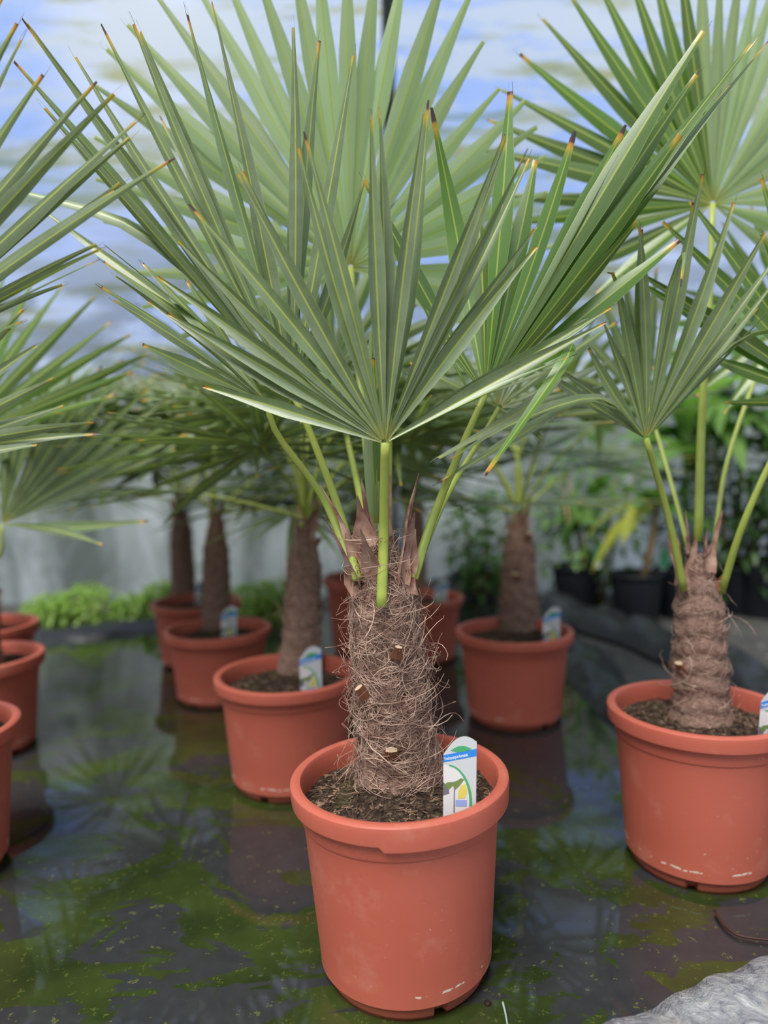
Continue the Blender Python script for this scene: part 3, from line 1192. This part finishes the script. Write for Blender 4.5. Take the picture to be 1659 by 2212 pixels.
# great pale fan behind
hub3 = P(757, 578, 1.34)
t3 = []
r3 = random.Random(9)
for a, L in ((-112, 430), (-100, 470), (-90, 520), (-80, 560), (-71, 600), (-62, 640), (-55, 700), (-48.5, 730), (-42, 735), (-35.5, 740), (-29, 745), (-23, 750), (-17, 750), (-11, 750), (-5.5, 750), (0, 750), (5.5, 745), (11, 740), (17, 735),
             (24, 700), (31.5, 585), (39, 520), (46, 540), (53, 520), (61, 500), (70, 470), (80, 440), (91, 420), (103, 400), (114, 380)):
    a = math.radians(a + r3.uniform(-1, 1))
    t3.append((757 + L * math.sin(a), 578 - L * math.cos(a), 1.30 + 0.12 * abs(math.sin(a)) + r3.uniform(-0.03, 0.03)))
make_frond(A, Ai, [P(808, 1200, Y0 + 0.03), P(800, 1050, 1.2), P(775, 800, 1.3), hub3], tips_px(t3, 1.34), M['leaf_pale'], 0.042, 0.22, 0.0, 0.008, 0.006, seed=7, flip=1, twist=0.25)
# dark fans behind the crown
make_frond(A, Ai, [P(885, 1262, Y0 + 0.02), P(960, 1080, 1.2), P(1050, 930, 1.28), P(1078, 880, 1.3)], tips_px([
    (880, 780, 1.3), (900, 640, 1.35), (985, 560, 1.4), (1060, 520, 1.42), (1120, 540, 1.42), (1190, 560, 1.4), (1250, 600, 1.4), (1300, 640, 1.38), (1340, 690, 1.36), (1360, 760, 1.3), (1330, 830, 1.28),
    (1280, 880, 1.22), [(1210, 880, 1.25), (940, 1048, 1.15)], (1180, 960, 1.2)], 1.3),
    M['leaf'], 0.028, 0.3, 0.03, 0.007, 0.004, seed=8, flip=1, twist=0.5)
make_frond(A, Ai, [P(800, 1215, Y0 + 0.05), P(775, 1060, 1.3), P(730, 860, 1.5), P(720, 800, 1.52)], tips_px([
    (500, 800, 1.5), (480, 720, 1.52), (440, 640, 1.55), (420, 560, 1.6), (470, 470, 1.62), (560, 400, 1.62), (600, 330, 1.64), (700, 380, 1.66), (800, 430, 1.66), (880, 410, 1.64), (960, 470, 1.62), (1010, 560, 1.6), (1020, 660, 1.55), (960, 740, 1.5), (900, 800, 1.5)], 1.55),
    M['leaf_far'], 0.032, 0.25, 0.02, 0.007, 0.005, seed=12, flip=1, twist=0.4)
# unopened spear leaf and young leaf in the middle
sp = obj('frond', None, A)
obj('petiole', petiole_mesh([P(826, 1230, Y0), P(838, 1050, 1.12), P(842, 840, 1.12), P(848, 700, 1.12)], 0.008, 0.003, Ai), sp)
for k, (x0, x1, yt) in enumerate(((806, 812, 640), (815, 806, 760), (800, 802, 700), (824, 818, 820))):
    c_ = [Ai @ P(x0 + 6, 1130, 1.13), Ai @ P((x0 + x1) / 2 + 4, 950, 1.12), Ai @ P(x1, yt, 1.12)]
    me = leaflet_mesh((lambda q: (lambda t: bez(q, t)))(c_), Vector((1, 0.3 * k - 0.4, 0)), lambda t: 0.024 * math.sin(PI * min(1, 0.12 + 0.88 * t)) + 0.002, 0.6, 0.2, 0.024, M['leaf_bright' if k % 2 else 'leaf_pale'])
    obj('leaflet', me, sp)

# ------------------------------------------------------------------ palm on the right
Bc = G(1508, 1528, 0.292)
Hh, Hi, Ht, Hax, Htr = palm((1508, 1528), 'fan palm with a bare ringed trunk in the terracotta pot nearest the pale sheet', 2, trunk_base=P(1516, 1540, Bc.y) - Vector((0, 0, 0.02)), trunk_top=P(1508, 1195, Bc.y),
                            r0=0.047, r1=0.038, fibres=380, chips=900, sheaths=7, stubs=3, loose=0.10, ringed=0.008, zs=1.04, rs=0.995)
YH = Bc.y
make_frond(Hh, Hi, [P(1478, 1275, YH - 0.03), P(1442, 1110, 1.3), P(1396, 948, 1.24)], tips_px([
    [(1262, 870, 1.2), (935, 1050, 1.12)], [(1300, 860, 1.2), (1130, 905, 1.15), (960, 1000, 1.1)], (1150, 790, 1.2), (1209, 800, 1.22), (1268, 745, 1.2), (1300, 690, 1.2), [(1368, 800, 1.22), (1330, 610, 1.18), (1312, 588, 1.16)], (1345, 600, 1.26), (1379, 474, 1.2), (1386, 480, 1.22),
    [(1440, 650, 1.2), (1478, 545, 1.17), (1470, 620, 1.12)], (1500, 420, 1.22), (1522, 356, 1.2), (1590, 420, 1.25), (1662, 488, 1.18), (1690, 540, 1.22), (1680, 600, 1.2), (1690, 640, 1.18), [(1560, 760, 1.2), (1658, 712, 1.16), (1720, 740, 1.1)], (1640, 660, 1.3)], 1.2),
    M['leaf'], 0.027, 0.34, 0.0, 0.0075, 0.0055, seed=21, flip=-1, twist=0.35)
for (px, py, dx, L, w, sd_) in ((1474, 1262, -0.16, 0.15, 0.035, 3), (1500, 1275, 0.05, 0.10, 0.05, 5), (1533, 1235, 0.25, 0.12, 0.022, 7), (1520, 1290, 0.1, 0.10, 0.04, 9)):
    sheath(Htr, Hi, P(px, py, YH - 0.03), Vector((dx, 0.02, 1)), Vector((1, 0, 0)), L, w, sd_)
t2 = []
for a, L in ((-128, 330), (-116, 360), (-104, 420), (-96, 470), (-87, 520), (-78, 540), (-70, 520), (-61, 535), (-51, 545), (-43, 560), (-35, 570), (-27, 570), (-20, 575), (-14, 580), (-8, 580), (-3, 580), (2, 580), (7, 580), (12, 580), (17, 580),
             (23, 575), (29, 570), (36, 560), (44, 550), (53, 530), (63, 500), (75, 470), (88, 440), (101, 400), (114, 360), (127, 330)):
    a2 = math.radians(a + r3.uniform(-1.2, 1.2))
    t2.append((1540 + L * math.sin(a2), 440 - L * math.cos(a2), 1.46 + 0.1 * abs(math.sin(a2)) + r3.uniform(-0.03, 0.03)))
make_frond(Hh, Hi, [P(1508, 1170, YH), P(1516, 900, 1.42), P(1532, 650, 1.47), P(1540, 440, 1.5)], tips_px(t2, 1.5), [M['leaf_bright']] * 15 + [M['leaf_pale']], 0.036, 0.25, 0.0, 0.010, 0.006, seed=22, flip=1, twist=0.25)
make_frond(Hh, Hi, [P(1558, 1280, YH - 0.02), P(1610, 1120, 1.3), P(1700, 940, 1.3), P(1800, 870, 1.3)], tips_px([
    (1640, 370, 1.3), (1480, 422, 1.32), (1419, 468, 1.3), (1352, 574, 1.28), (1350, 592, 1.3), (1500, 760, 1.3), (1560, 870, 1.3), (1700, 400, 1.32), (1640, 495, 1.25)], 1.3),
    M['leaf_bright'], 0.032, 0.28, 0.02, 0.008, 0.005, seed=23, flip=1, twist=0.3)
make_frond(Hh, Hi, [P(1540, 1200, YH + 0.02), P(1570, 1000, 1.5), P(1640, 800, 1.6), P(1700, 700, 1.62)], tips_px([
    (1400, 800, 1.6), (1420, 700, 1.62), (1450, 620, 1.65), (1500, 540, 1.66), (1560, 480, 1.68), (1620, 440, 1.7), (1700, 420, 1.7), (1500, 860, 1.6), (1560, 900, 1.58)], 1.6), M['leaf_bright'], 0.032, 0.28, 0.02, 0.006, 0.004, seed=24, flip=1)
make_frond(Hh, Hi, [P(1498, 1230, YH + 0.02), P(1460, 1080, 1.5), P(1420, 940, 1.62), P(1400, 880, 1.65)], tips_px([
    (1200, 900, 1.65), (1210, 800, 1.66), (1240, 700, 1.68), (1290, 620, 1.7), (1350, 580, 1.7), (1420, 570, 1.7), (1480, 620, 1.7), (1540, 700, 1.68), (1590, 790, 1.66)], 1.66), M['leaf_far'], 0.03, 0.28, 0.02, 0.006, 0.004, seed=25, flip=1)

# ------------------------------------------------------------------ palms on the left edge
L1, L1i, L1t, _, _ = palm((-166, 1575), 'fan palm in the lowest of the three pots cut by the left border', 3, fibres=250, chips=0, trunk_h=0.34)
yl = L1t.y
make_frond(L1, L1i, [L1t + Vector((-0.02, 0, -0.03)), P(-260, 1050, 1.15), P(-330, 840, 1.0)], tips_px([
    (20, -40, 1.0), (50, 26, 0.98), (57, 62, 0.99), (22, 132, 1.02), (108, 140, 0.97), (209, 176, 0.98), (267, 184, 0.96), (313, 244, 0.97), (299, 281, 1.0), (377, 341, 0.96), (278, 382, 1.0), (268, 402, 0.97),
    (226, 520, 1.0), (232, 533, 0.97), (216, 560, 1.0), (150, 610, 1.02), (45, 625, 0.98), (60, 690, 1.0)], 0.98),
    M['leaf'], 0.027, 0.32, 0.03, 0.008, 0.006, seed=31, flip=1, twist=0.5)
make_frond(L1, L1i, [L1t + Vector((0, 0, -0.03)), P(-200, 1120, 1.25), P(-250, 1000, 1.2)], tips_px([
    (60, 660, 1.25), (127, 812, 1.2), (148, 872, 1.22), (206, 913, 1.2), (218, 938, 1.22), (90, 960, 1.2), (30, 700, 1.25), (90, 740, 1.24)], 1.2), M['leaf'], 0.03, 0.3, 0.02, seed=32, flip=1)

L2, L2i, L2t, _, _ = palm((-45, 1418), 'fan palm in the middle one of the three pots cut by the left border', 4, fibres=250, chips=0, trunk_h=0.34, rotz=1.0, zs=0.92)
make_frond(L2, L2i, [L2t + Vector((0, 0, -0.03)), P(0, 1200, 1.8), P(4, 1132, 1.78)], tips_px([
    (20, 800, 1.8), (60, 840, 1.8), (110, 800, 1.8), (160, 800, 1.8), (220, 790, 1.8), (280, 800, 1.8), (330, 830, 1.78), (380, 850, 1.78), (430, 885, 1.76), (420, 930, 1.76), (390, 965, 1.76), (340, 1000, 1.78), [(150, 1140, 1.75), (330, 1125, 1.7)], [(120, 1145, 1.72), (225, 1178, 1.66)]], 1.8),
    M['leaf_far'], 0.036, 0.25, 0.02, 0.006, 0.005, seed=41, flip=-1, twist=0.3)
make_frond(L2, L2i, [L2t + Vector((0, 0, -0.03)), P(-60, 1120, 1.75), P(-110, 960, 1.65)], tips_px([
    (20, 560, 1.7), (80, 590, 1.7), (144, 606, 1.68), (215, 632, 1.66), (242, 693, 1.66), (294, 717, 1.66), (330, 760, 1.66), (300, 800, 1.66), (260, 850, 1.66)], 1.68), M['leaf_bright'], 0.034, 0.28, 0.02, seed=42, flip=1)
auto_frond(L2, L2i, L2t, 0.4, 1.1, 0.35, 0.5, 20, 1.7, M['leaf_far'], 43)
auto_frond(L2, L2i, L2t, 1.4, 1.0, 0.35, 0.5, 20, 1.7, M['leaf_far'], 44)
L3, L3i, L3t, _, _ = palm((-40, 1350), 'fan palm in the farthest of the three pots cut by the left border', 5, fibres=250, chips=0, trunk_h=0.34)
for k, (az, el) in enumerate(((0.3, 1.0), (1.1, 0.7), (-0.5, 0.9), (2.2, 1.1), (0.8, 1.3))):
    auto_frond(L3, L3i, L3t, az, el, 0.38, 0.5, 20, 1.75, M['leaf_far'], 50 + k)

# ------------------------------------------------------------------ palms behind
BACKS = [
    # rim px, label, top px, azimuth set
    ((620, 1453), 'fan palm in the terracotta pot just left behind the nearest pot', (660, 1120), 6, 0.94),
    ((471, 1357), 'fan palm in the second pot back on the left, before the half hidden pot', (466, 1110), 7, 0.82),
    ((424, 1298), 'small dark trunked fan palm in the half hidden pot at the liner edge', (388, 1085), 8, 0.86),
    ((1110, 1361), 'fan palm with a short trunk cone in the terracotta pot right of centre', (1122, 1110), 9, 0.93),
    ((905, 1289), 'fan palm in the terracotta pot partly hidden by the hairy trunk, its right side showing', (893, 1050), 10, 0.86),
    ((790, 1245), 'far fan palm almost wholly hidden behind the hairy trunk', (770, 1085), 11, 1.1),
]
backs = []
for (rim, lab, top, sd, zz) in BACKS:
    tb = G(rim[0] + (top[0] - rim[0]) * 0.75, rim[1], 0.245 + 0.292 * (zz - 1))
    tp = P(top[0], top[1], tb.y)
    r = 0.052 if sd != 9 else 0.062
    R, Ri, T, ax, tr = palm(rim, lab, sd, trunk_base=tb, trunk_top=tp, r0=r, r1=r * 0.72, fibres=600, chips=450, sheaths=9, stubs=2, loose=0.2, zs=zz, rs=1.055)
    r_ = random.Random(sd * 5)
    k = 11
    for i in range(k):
        az = 2 * PI * i / k + r_.uniform(-0.3, 0.3) + sd
        el = r_.choice((0.15, 0.5, 0.8, 1.1, 1.35)) + r_.uniform(-0.15, 0.15)
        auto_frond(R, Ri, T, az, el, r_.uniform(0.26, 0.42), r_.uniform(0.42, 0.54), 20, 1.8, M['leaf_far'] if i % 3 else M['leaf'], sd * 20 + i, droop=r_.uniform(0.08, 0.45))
    backs.append(R)

# ------------------------------------------------------------------ plant labels
def label_proto():
    t = 0.0006
    w, h = 0.047, 0.128
    pts = [(0.008, -0.012), (w - 0.008, -0.012), (w, -0.002), (w, h - 0.006)]
    for k in range(9):
        a = k / 8
        pts.append((w - w * a, h - 0.006 * (1 - a) ** 1.5 - 0.030 * a ** 2 + 0.008 * math.sin(PI * a)))
    pts.append((0, -0.002))
    n = len(pts)
    vs_ = [(x - w / 2, 0, z) for x, z in pts] + [(x - w / 2, t, z) for x, z in pts]
    fs = [tuple(range(n)), tuple(range(2 * n - 1, n - 1, -1))] + [(i, n + i, n + (i + 1) % n, (i + 1) % n) for i in range(n)]
    root = obj('plant_label', mesh('plant_label', vs_, fs, M['label_white'], smooth=False))

    def flat(name, pts2, mat, lay=1):
        y = -0.0002 * lay
        q = [(x - w / 2, y, z) for x, z in pts2] + [(x - w / 2, y + 0.0002, z) for x, z in pts2]
        m = len(pts2)
        f2 = [tuple(range(m)), tuple(range(2 * m - 1, m - 1, -1))] + [(i, m + i, m + (i + 1) % m, (i + 1) % m) for i in range(m)]
        return obj(name, mesh(name, q, f2, mat, smooth=False), root)
    flat('blue_band', [(0.0, 0.086), (w, 0.101), (w, 0.112), (0.0, 0.097)], M['label_blue'], 1)
    # leaf emblem above the band
    lf = []
    for k in range(11):
        a = k / 10
        lf.append((0.010 + 0.030 * a, 0.1055 + 0.006 * a + 0.0055 * math.sin(PI * a) ** 1.2))
    for k in range(9, 0, -1):
        a = k / 10
        lf.append((0.010 + 0.030 * a, 0.1055 + 0.006 * a - 0.004 * math.sin(PI * a) ** 0.8))
    flat('leaf_emblem', lf, M['label_green'], 2)
    # green arc framing the picture
    arc_o, arc_i, pic = [], [], []
    for k in range(17):
        a = PI / 2 * k / 16
        arc_o.append((0.008 + 0.0335 * math.sin(a), 0.030 + 0.054 * math.cos(a)))
        arc_i.append((0.008 + 0.0295 * math.sin(a), 0.030 + 0.0515 * math.cos(a)))
    flat('green_arc', arc_o + [(0.0415, -0.004), (0.0375, -0.004)] + arc_i[::-1], M['label_green'], 2)
    flat('picture', [(0.0, -0.004), (0.0375, -0.004)] + arc_i[::-1] + [(0.0, 0.0815)], M['label_sky'], 1)
    flat('picture_tree', [(0.001, 0.052), (0.008, 0.046), (0.014, 0.053), (0.017, 0.047), (0.022, 0.052), (0.030, 0.064), (0.026, 0.066), (0.018, 0.060), (0.012, 0.058), (0.006, 0.057)], M['label_leaf'], 3)
    flat('picture_trunk', [(0.015, 0.012), (0.0168, 0.012), (0.0168, 0.05), (0.0155, 0.05)], M['label_grey'], 3)
    flat('picture_slope', [(0.0, 0.036), (0.009, 0.040), (0.007, 0.052), (0.0, 0.056)], M['label_grey'], 2)
    flat('picture_fruit', [(0.021, 0.034), (0.031, 0.036), (0.0345, 0.046), (0.032, 0.058), (0.026, 0.055), (0.0215, 0.045)], M['label_yellow'], 3)
    flat('picture_water', [(0.018, 0.022), (0.034, 0.024), (0.034, 0.034), (0.018, 0.032)], M['label_sea'], 3)
    fc = bpy.data.curves.new('lettering', 'FONT')
    fc.body = 'Trachycarpus fortunei'
    fc.size = 0.0062
    fc.space_character = 0.92
    fc.extrude = 0.00005
    fc.offset = 0.0001
    fc.materials.append(M['label_ink'])
    tmp = bpy.data.objects.new('lettering', fc)
    COL.objects.link(tmp)
    dg = bpy.context.evaluated_depsgraph_get()
    tme = bpy.data.meshes.new_from_object(tmp.evaluated_get(dg))
    tme.name = 'lettering'
    bpy.data.objects.remove(tmp)
    to = obj('lettering', tme, root)
    to.matrix_local = Matrix.Translation((-w / 2 + 0.0015, -0.0005, 0.0893)) @ Matrix.Rotation(-math.atan2(0.015, w), 4, 'Y') @ Matrix.Rotation(PI / 2, 4, 'X') @ Matrix.Diagonal((0.70, 1, 1, 1))
    return root


lp = label_proto()
LABELS = [
    ((992, 1756, 0.284), -0.25, 0.10, 'white plant label with blue band and green arc in the nearest pot', 1.0),
    ((672, 1478, 0.252), 0.05, 0.02, 'white plant label with blue band, in the pot just left behind the nearest pot', 1.0),
    ((492, 1368, 0.217), 0.1, 0.25, 'small blurred plant label in the second pot behind on the left', 1.0),
    ((1190, 1378, 0.250), 0.1, -0.05, 'blurred plant label leaning in the pot right of centre', 1.0),
    ((1665, 1585, 0.280), 0.0, 0.02, 'plant label cut by the right border, beside the ringed trunk', 1.0),
    ((948, 1304, 0.228), 0.15, 0.25, 'small blurred plant label in the pot behind the hairy trunk', 1.0),
    ((433, 1300, 0.228), 0.5, 0.1, 'tiny blurred plant label beside the dark trunk at the liner edge', 1.0),
]
for i, (g, rz, ry, lab, s) in enumerate(LABELS):
    o = lp if i == 0 else copy_tree(lp)
    p = G(*g)
    p.z -= 0.012 if i == 0 else 0.045
    o.matrix_world = Matrix.Translation(p) @ Matrix.Rotation(rz, 4, 'Z') @ Matrix.Rotation(ry * 0.3, 4, 'Y') @ Matrix.Rotation(0.12 if i else 0.06, 4, 'X') @ Matrix.Scale(1.0 if i == 0 else 1.12, 4)
    o['label'] = lab
    o['category'] = 'plant label'
    o['group'] = 'plant labels stuck in the pots'


# ------------------------------------------------------------------ black pots with broad leaved plants
BPROF = [(0.0, 0.0), (0.098, 0.0), (0.100, 0.004), (0.125, 0.225), (0.1255, 0.228), (0.131, 0.229), (0.132, 0.25), (0.130, 0.252), (0.126, 0.251), (0.123, 0.225), (0.0, 0.222)]
bv, bf = lathe(BPROF, 48)
black_pot_mesh = mesh('pot', bv, bf, M['black_pot'])


def blade_mesh(L, w, droop, mat, seed, name='leaf', stalk=0.1):
    """broad leaf along +x, arching down, midrib folded, edges wavy"""
    r_ = random.Random(seed)
    vs_, fs = [], []
    n = 9
    ph = r_.uniform(0, 6)
    for i in range(n + 1):
        t = i / n
        x = L * (t - 0.12 * droop * t * t)
        z = L * (0.25 * t - droop * t * t)
        if t < stalk:
            ww = w * 0.06
        else:
            q = (t - stalk) / (1 - stalk)
            ww = w * (math.sin(PI * min(1, 0.08 + 0.92 * q)) ** 0.8) * 0.5 + 0.001
        for k, u in enumerate((-1, -0.5, 0, 0.5, 1)):
            vs_.append((x, u * ww, z + abs(u) * ww * 0.35 + 0.08 * ww * math.sin(t * 9 + ph + 2 * u)))
    for i in range(n):
        for k in range(4):
            fs.append((i * 5 + k, i * 5 + k + 1, (i + 1) * 5 + k + 1, (i + 1) * 5 + k))
    return mesh(name, vs_, fs, mat)


def black_potted(rim_px, label, seed, scale, stems, leafspec, tag=True):
    c = G(rim_px[0], rim_px[1], 0.24 * scale)
    root = obj('potted_plant', None, label=label, cat='potted plant', group='broad leaved plants in black pots')
    root.matrix_world = Matrix.Translation((c.x, c.y, -0.03)) @ Matrix.Scale(scale, 4)
    obj('pot', black_pot_mesh, root)
    r_ = random.Random(seed)
    tops = []
    for (dx, dy, h, lx, rad, m) in stems:
        b = Vector((dx, dy, 0.2))
        tpt = Vector((dx + lx, dy, h))
        v_, f_ = tube_pts([b, b.lerp(tpt, 0.5) + Vector((0.01, 0, 0)), tpt], [rad, rad * 0.85, rad * 0.6], 8)
        obj('stem', mesh('stem', v_, f_, m), root)
        tops.append((b, tpt))
    for i, (si, t, az, el, L, w, dr, m) in enumerate(leafspec):
        b, tpt = tops[si]
        me = blade_mesh(L, w, dr, m, seed * 30 + i)
        o = obj('leaf', me, root)
        o.matrix_local = Matrix.Translation(b.lerp(tpt, t)) @ Matrix.Rotation(az, 4, 'Z') @ Matrix.Rotation(-el, 4, 'Y')
    return root


rr = random.Random(5)


def leaves(n, ns, mat, Lr=(0.2, 0.34), wr=(0.05, 0.10), tr=(0.5, 1.0)):
    return [(rr.randrange(ns), rr.uniform(*tr), rr.uniform(0, 2 * PI), rr.uniform(-0.1, 0.9), rr.uniform(*Lr), rr.uniform(*wr), rr.uniform(0.35, 0.9), mat) for _ in range(n)]


black_potted((1245, 1212), 'black pot with two thin stems and green leaves beside the short trunk cone', 1, 1.0,
             [(-0.03, 0, 0.62, -0.03, 0.012, M['stem_tan']), (0.05, 0.02, 0.6, 0.02, 0.010, M['stem_tan'])],
             leaves(16, 2, M['broad_green']) + leaves(5, 2, M['broad_dark']))
black_potted((1375, 1228), 'black pot with a tan stem and yellowing drooping leaves, middle of the black pots', 2, 1.0,
             [(0.03, 0, 0.60, 0.07, 0.022, M['stem_tan'])],
             [(0, 0.9, 2.9, 0.3, 0.34, 0.13, 1.1, M['broad_yellow']), (0, 0.8, 3.4, 0.2, 0.34, 0.10, 1.2, M['broad_yellow']), (0, 0.95, 3.9, 0.4, 0.30, 0.11, 1.2, M['broad_yellow']),
              (0, 0.7, 2.5, 0.2, 0.28, 0.10, 1.2, M['broad_yellow'])] + leaves(9, 1, M['broad_green'], tr=(0.8, 1.0)))
black_potted((1470, 1218), 'tall bright green plant with arching leaves behind the ringed trunk palm', 4, 1.0,
             [(0.0, 0, 1.35, 0.05, 0.018, M['stem_green']), (0.04, 0.02, 1.1, 0.12, 0.016, M['stem_green'])],
             leaves(26, 2, M['broad_bright'], (0.4, 0.65), (0.07, 0.13), (0.55, 1.0)))
black_potted((1590, 1212), 'tall bright green plant with arching leaves near the right border', 6, 1.0,
             [(0.0, 0, 1.45, 0.02, 0.018, M['stem_green']), (-0.04, 0.02, 1.2, -0.1, 0.016, M['stem_green'])],
             leaves(26, 2, M['broad_bright'], (0.4, 0.65), (0.07, 0.13), (0.55, 1.0)))
black_potted((1648, 1200), 'black pot with several green stems cut by the right border behind the ringed trunk', 3, 1.15,
             [(-0.03, 0, 0.6, -0.05, 0.012, M['stem_green']), (0.03, 0.02, 0.66, 0.02, 0.012, M['stem_green']), (0.06, -0.02, 0.5, 0.05, 0.010, M['stem_green'])],
             leaves(16, 3, M['broad_green']) + leaves(6, 3, M['broad_dark']))
# green tags hanging at the black pots
for (px, py, lab) in ((1292, 1195, 'green plant tag at the first black pot'), (1434, 1208, 'green plant tag at the middle black pot')):
    p = P(px, py, G(1245, 1212, 0.24).y - 0.17)
    v_ = []
    for y in (0, 0.001):
        v_ += [(-0.022, y, -0.05), (0.018, y, -0.05), (0.03, y, 0.03), (0.02, y, 0.055), (-0.005, y, 0.05), (-0.018, y, 0.02)]
    f_ = [(0, 1, 2, 3, 4, 5), (11, 10, 9, 8, 7, 6)] + [(i, 6 + i, 6 + (i + 1) % 6, (i + 1) % 6) for i in range(6)]
    tg = obj('plant_tag', mesh('plant_tag', v_, f_, M['label_green'], smooth=False), label=lab, cat='plant tag', group='green tags on the black pots')
    tg.location = p
    v2 = [(-0.024, y, z) for y in (-0.001, 0) for z in (-0.075, -0.045)] + [(0.012, y, z) for y in (-0.001, 0) for z in (-0.075, -0.045)]
    obj('price_sticker', mesh('price_sticker', v2, [(0, 1, 5, 4), (2, 6, 7, 3), (0, 2, 3, 1), (4, 5, 7, 6), (0, 4, 6, 2), (1, 3, 7, 5)], M['label_white'], smooth=False), tg)


# ------------------------------------------------------------------ dark shrubs at the right, foliage beyond
def shrub(name, label, pos, size, n, mat, seed, cat='shrub', leafL=0.09, leafW=0.05, group=None):
    r_ = random.Random(seed)
    root = obj(name, None, label=label, cat=cat, group=group)
    root.location = pos
    vs_, fs = [], []
    for _ in range(n):
        while True:
            u = Vector((r_.uniform(-1, 1), r_.uniform(-1, 1), r_.uniform(-1, 1)))
            if 0.25 < u.length < 1:
                break
        c = Vector((u.x * size[0], u.y * size[1], size[2] * (1 + u.z)))
        d = (u + Vector((r_.gauss(0, .6), r_.gauss(0, .6), r_.gauss(0, .5)))).normalized()
        s = d.cross(Vector((0, 0, 1)) + u * 0.3).normalized()
        nn = s.cross(d)
        L = leafL * r_.uniform(0.6, 1.3)
        w = leafW * r_.uniform(0.7, 1.2)
        k = len(vs_)
        vs_ += [c, c + d * L * 0.45 - s * w / 2 + nn * 0.01, c + d * L * 0.5, c + d * L * 0.45 + s * w / 2 + nn * 0.01, c + d * L - nn * 0.02]
        fs += [(k, k + 1, k + 2), (k, k + 2, k + 3), (k + 1, k + 4, k + 2), (k + 2, k + 4, k + 3)]
    obj('foliage', mesh('foliage', vs_, fs, mat), root, kind='stuff')
    for i in range(5):
        a = 2 * PI * i / 5
        v_, f_ = tube_pts([(0.03 * math.cos(a), 0.03 * math.sin(a), -0.04), (size[0] * 0.3 * math.cos(a), size[1] * 0.3 * math.sin(a), size[2] * 0.7), (size[0] * 0.6 * math.cos(a), size[1] * 0.6 * math.sin(a), size[2] * 1.4)], [0.012, 0.009, 0.004], 6)
        obj('stem', mesh('stem', v_, f_, M['stem_tan']), root)
    return root


shrub('shrub', 'tall dark green shrub behind the black pots at the right border', (1.85, 3.72, 0), (0.42, 0.4, 0.62), 650, M['broad_dark'], 2)
shrub('shrub', 'mid green shrub behind the middle black pot', (1.15, 3.85, 0), (0.36, 0.25, 0.50), 320, M['broad_bright'], 3)
shrub('shrub', 'dark shrub partly hidden behind the trunk cone palm', (0.55, 4.0, 0), (0.2, 0.18, 0.30), 300, M['broad_green'], 4)
# weeds along the foot of the film
for i, (px, py, w, h, lab) in enumerate(((110, 1345, 0.13, 0.085, 'bright green weed clump at the film foot, nearest the left border'), (195, 1335, 0.14, 0.11, 'taller weed clump in the middle of the left film foot'),
                                         (290, 1325, 0.11, 0.08, 'weed clump left of the dark trunked palm at the film foot'), (345, 1300, 0.10, 0.11, 'weed tuft just behind the half hidden pot at the film foot'),
                                         (545, 1300, 0.16, 0.10, 'weed clump between the two trunks left of the hairy trunk'), (600, 1290, 0.12, 0.11, 'weed clump just left of the brown trunk behind the nearest pot'))):
    p = G(px, py, 0)
    p = p * (3.62 / p.y)
    shrub('weed', lab, (p.x, p.y, -0.03), (w, 0.08, h), 420, M['weed'], 60 + i, 'weed', 0.04, 0.022, 'weeds along the foot of the film')


# ------------------------------------------------------------------ small things on the water
def twig(name, pts, r, mat, label, cat):
    v_, f_ = tube_pts([cat_spline(pts, k / 15) for k in range(16)], [r * (1 - 0.4 * k / 15) for k in range(16)], 6)
    return obj(name, mesh(name, v_, f_, mat), label=label, cat=cat)


twig('dead_leaf_strip', [G(1545, 1968, 0.006), G(1562, 1995, 0.006), G(1590, 2018, 0.006), G(1625, 2026, 0.006), G(1675, 2032, 0.006)], 0.003, plain('dead_leaf', (0.05, 0.02, 0.012), 0.6), 'dark brown curved leaf strip lying on the algae near the pale sheet', 'dead leaf')
twig('straw', [G(1086, 2165, 0.004), G(1092, 2190, 0.004), G(1098, 2225, 0.004)], 0.0018, plain('pale_straw', (0.34, 0.42, 0.38), 0.5), 'pale straw lying on the water right of the nearest pot', 'straw')


def clod(px, py, r, seed, label):
    bm = bmesh.new()
    bmesh.ops.create_icosphere(bm, subdivisions=2, radius=r)
    for v in bm.verts:
        v.co *= 1 + 0.6 * noise.noise(v.co * 90 + Vector((seed, 0, 0)))
        v.co.z *= 0.7
    me = bpy.data.meshes.new('soil_clod')
    bm.to_mesh(me)
    bm.free()
    me.materials.append(M['clod'])
    o = obj('soil_clod', me, label=label, cat='soil clod', group='soil clods at the pot feet')
    o.location = G(px, py, 0) + Vector((0, 0, r * 0.3 + LINER_Z))
    return o


M['clod'] = plain('wet_clod', (0.03, 0.012, 0.012), 0.6)
clod(930, 2163, 0.010, 1, 'dark wet soil clod at the foot of the nearest pot')
clod(1607, 1905, 0.012, 2, 'dark wet soil clod at the foot of the right pot')
clod(1052, 2160, 0.005, 3, 'small red brown clod lying on the algae right of the nearest pot')
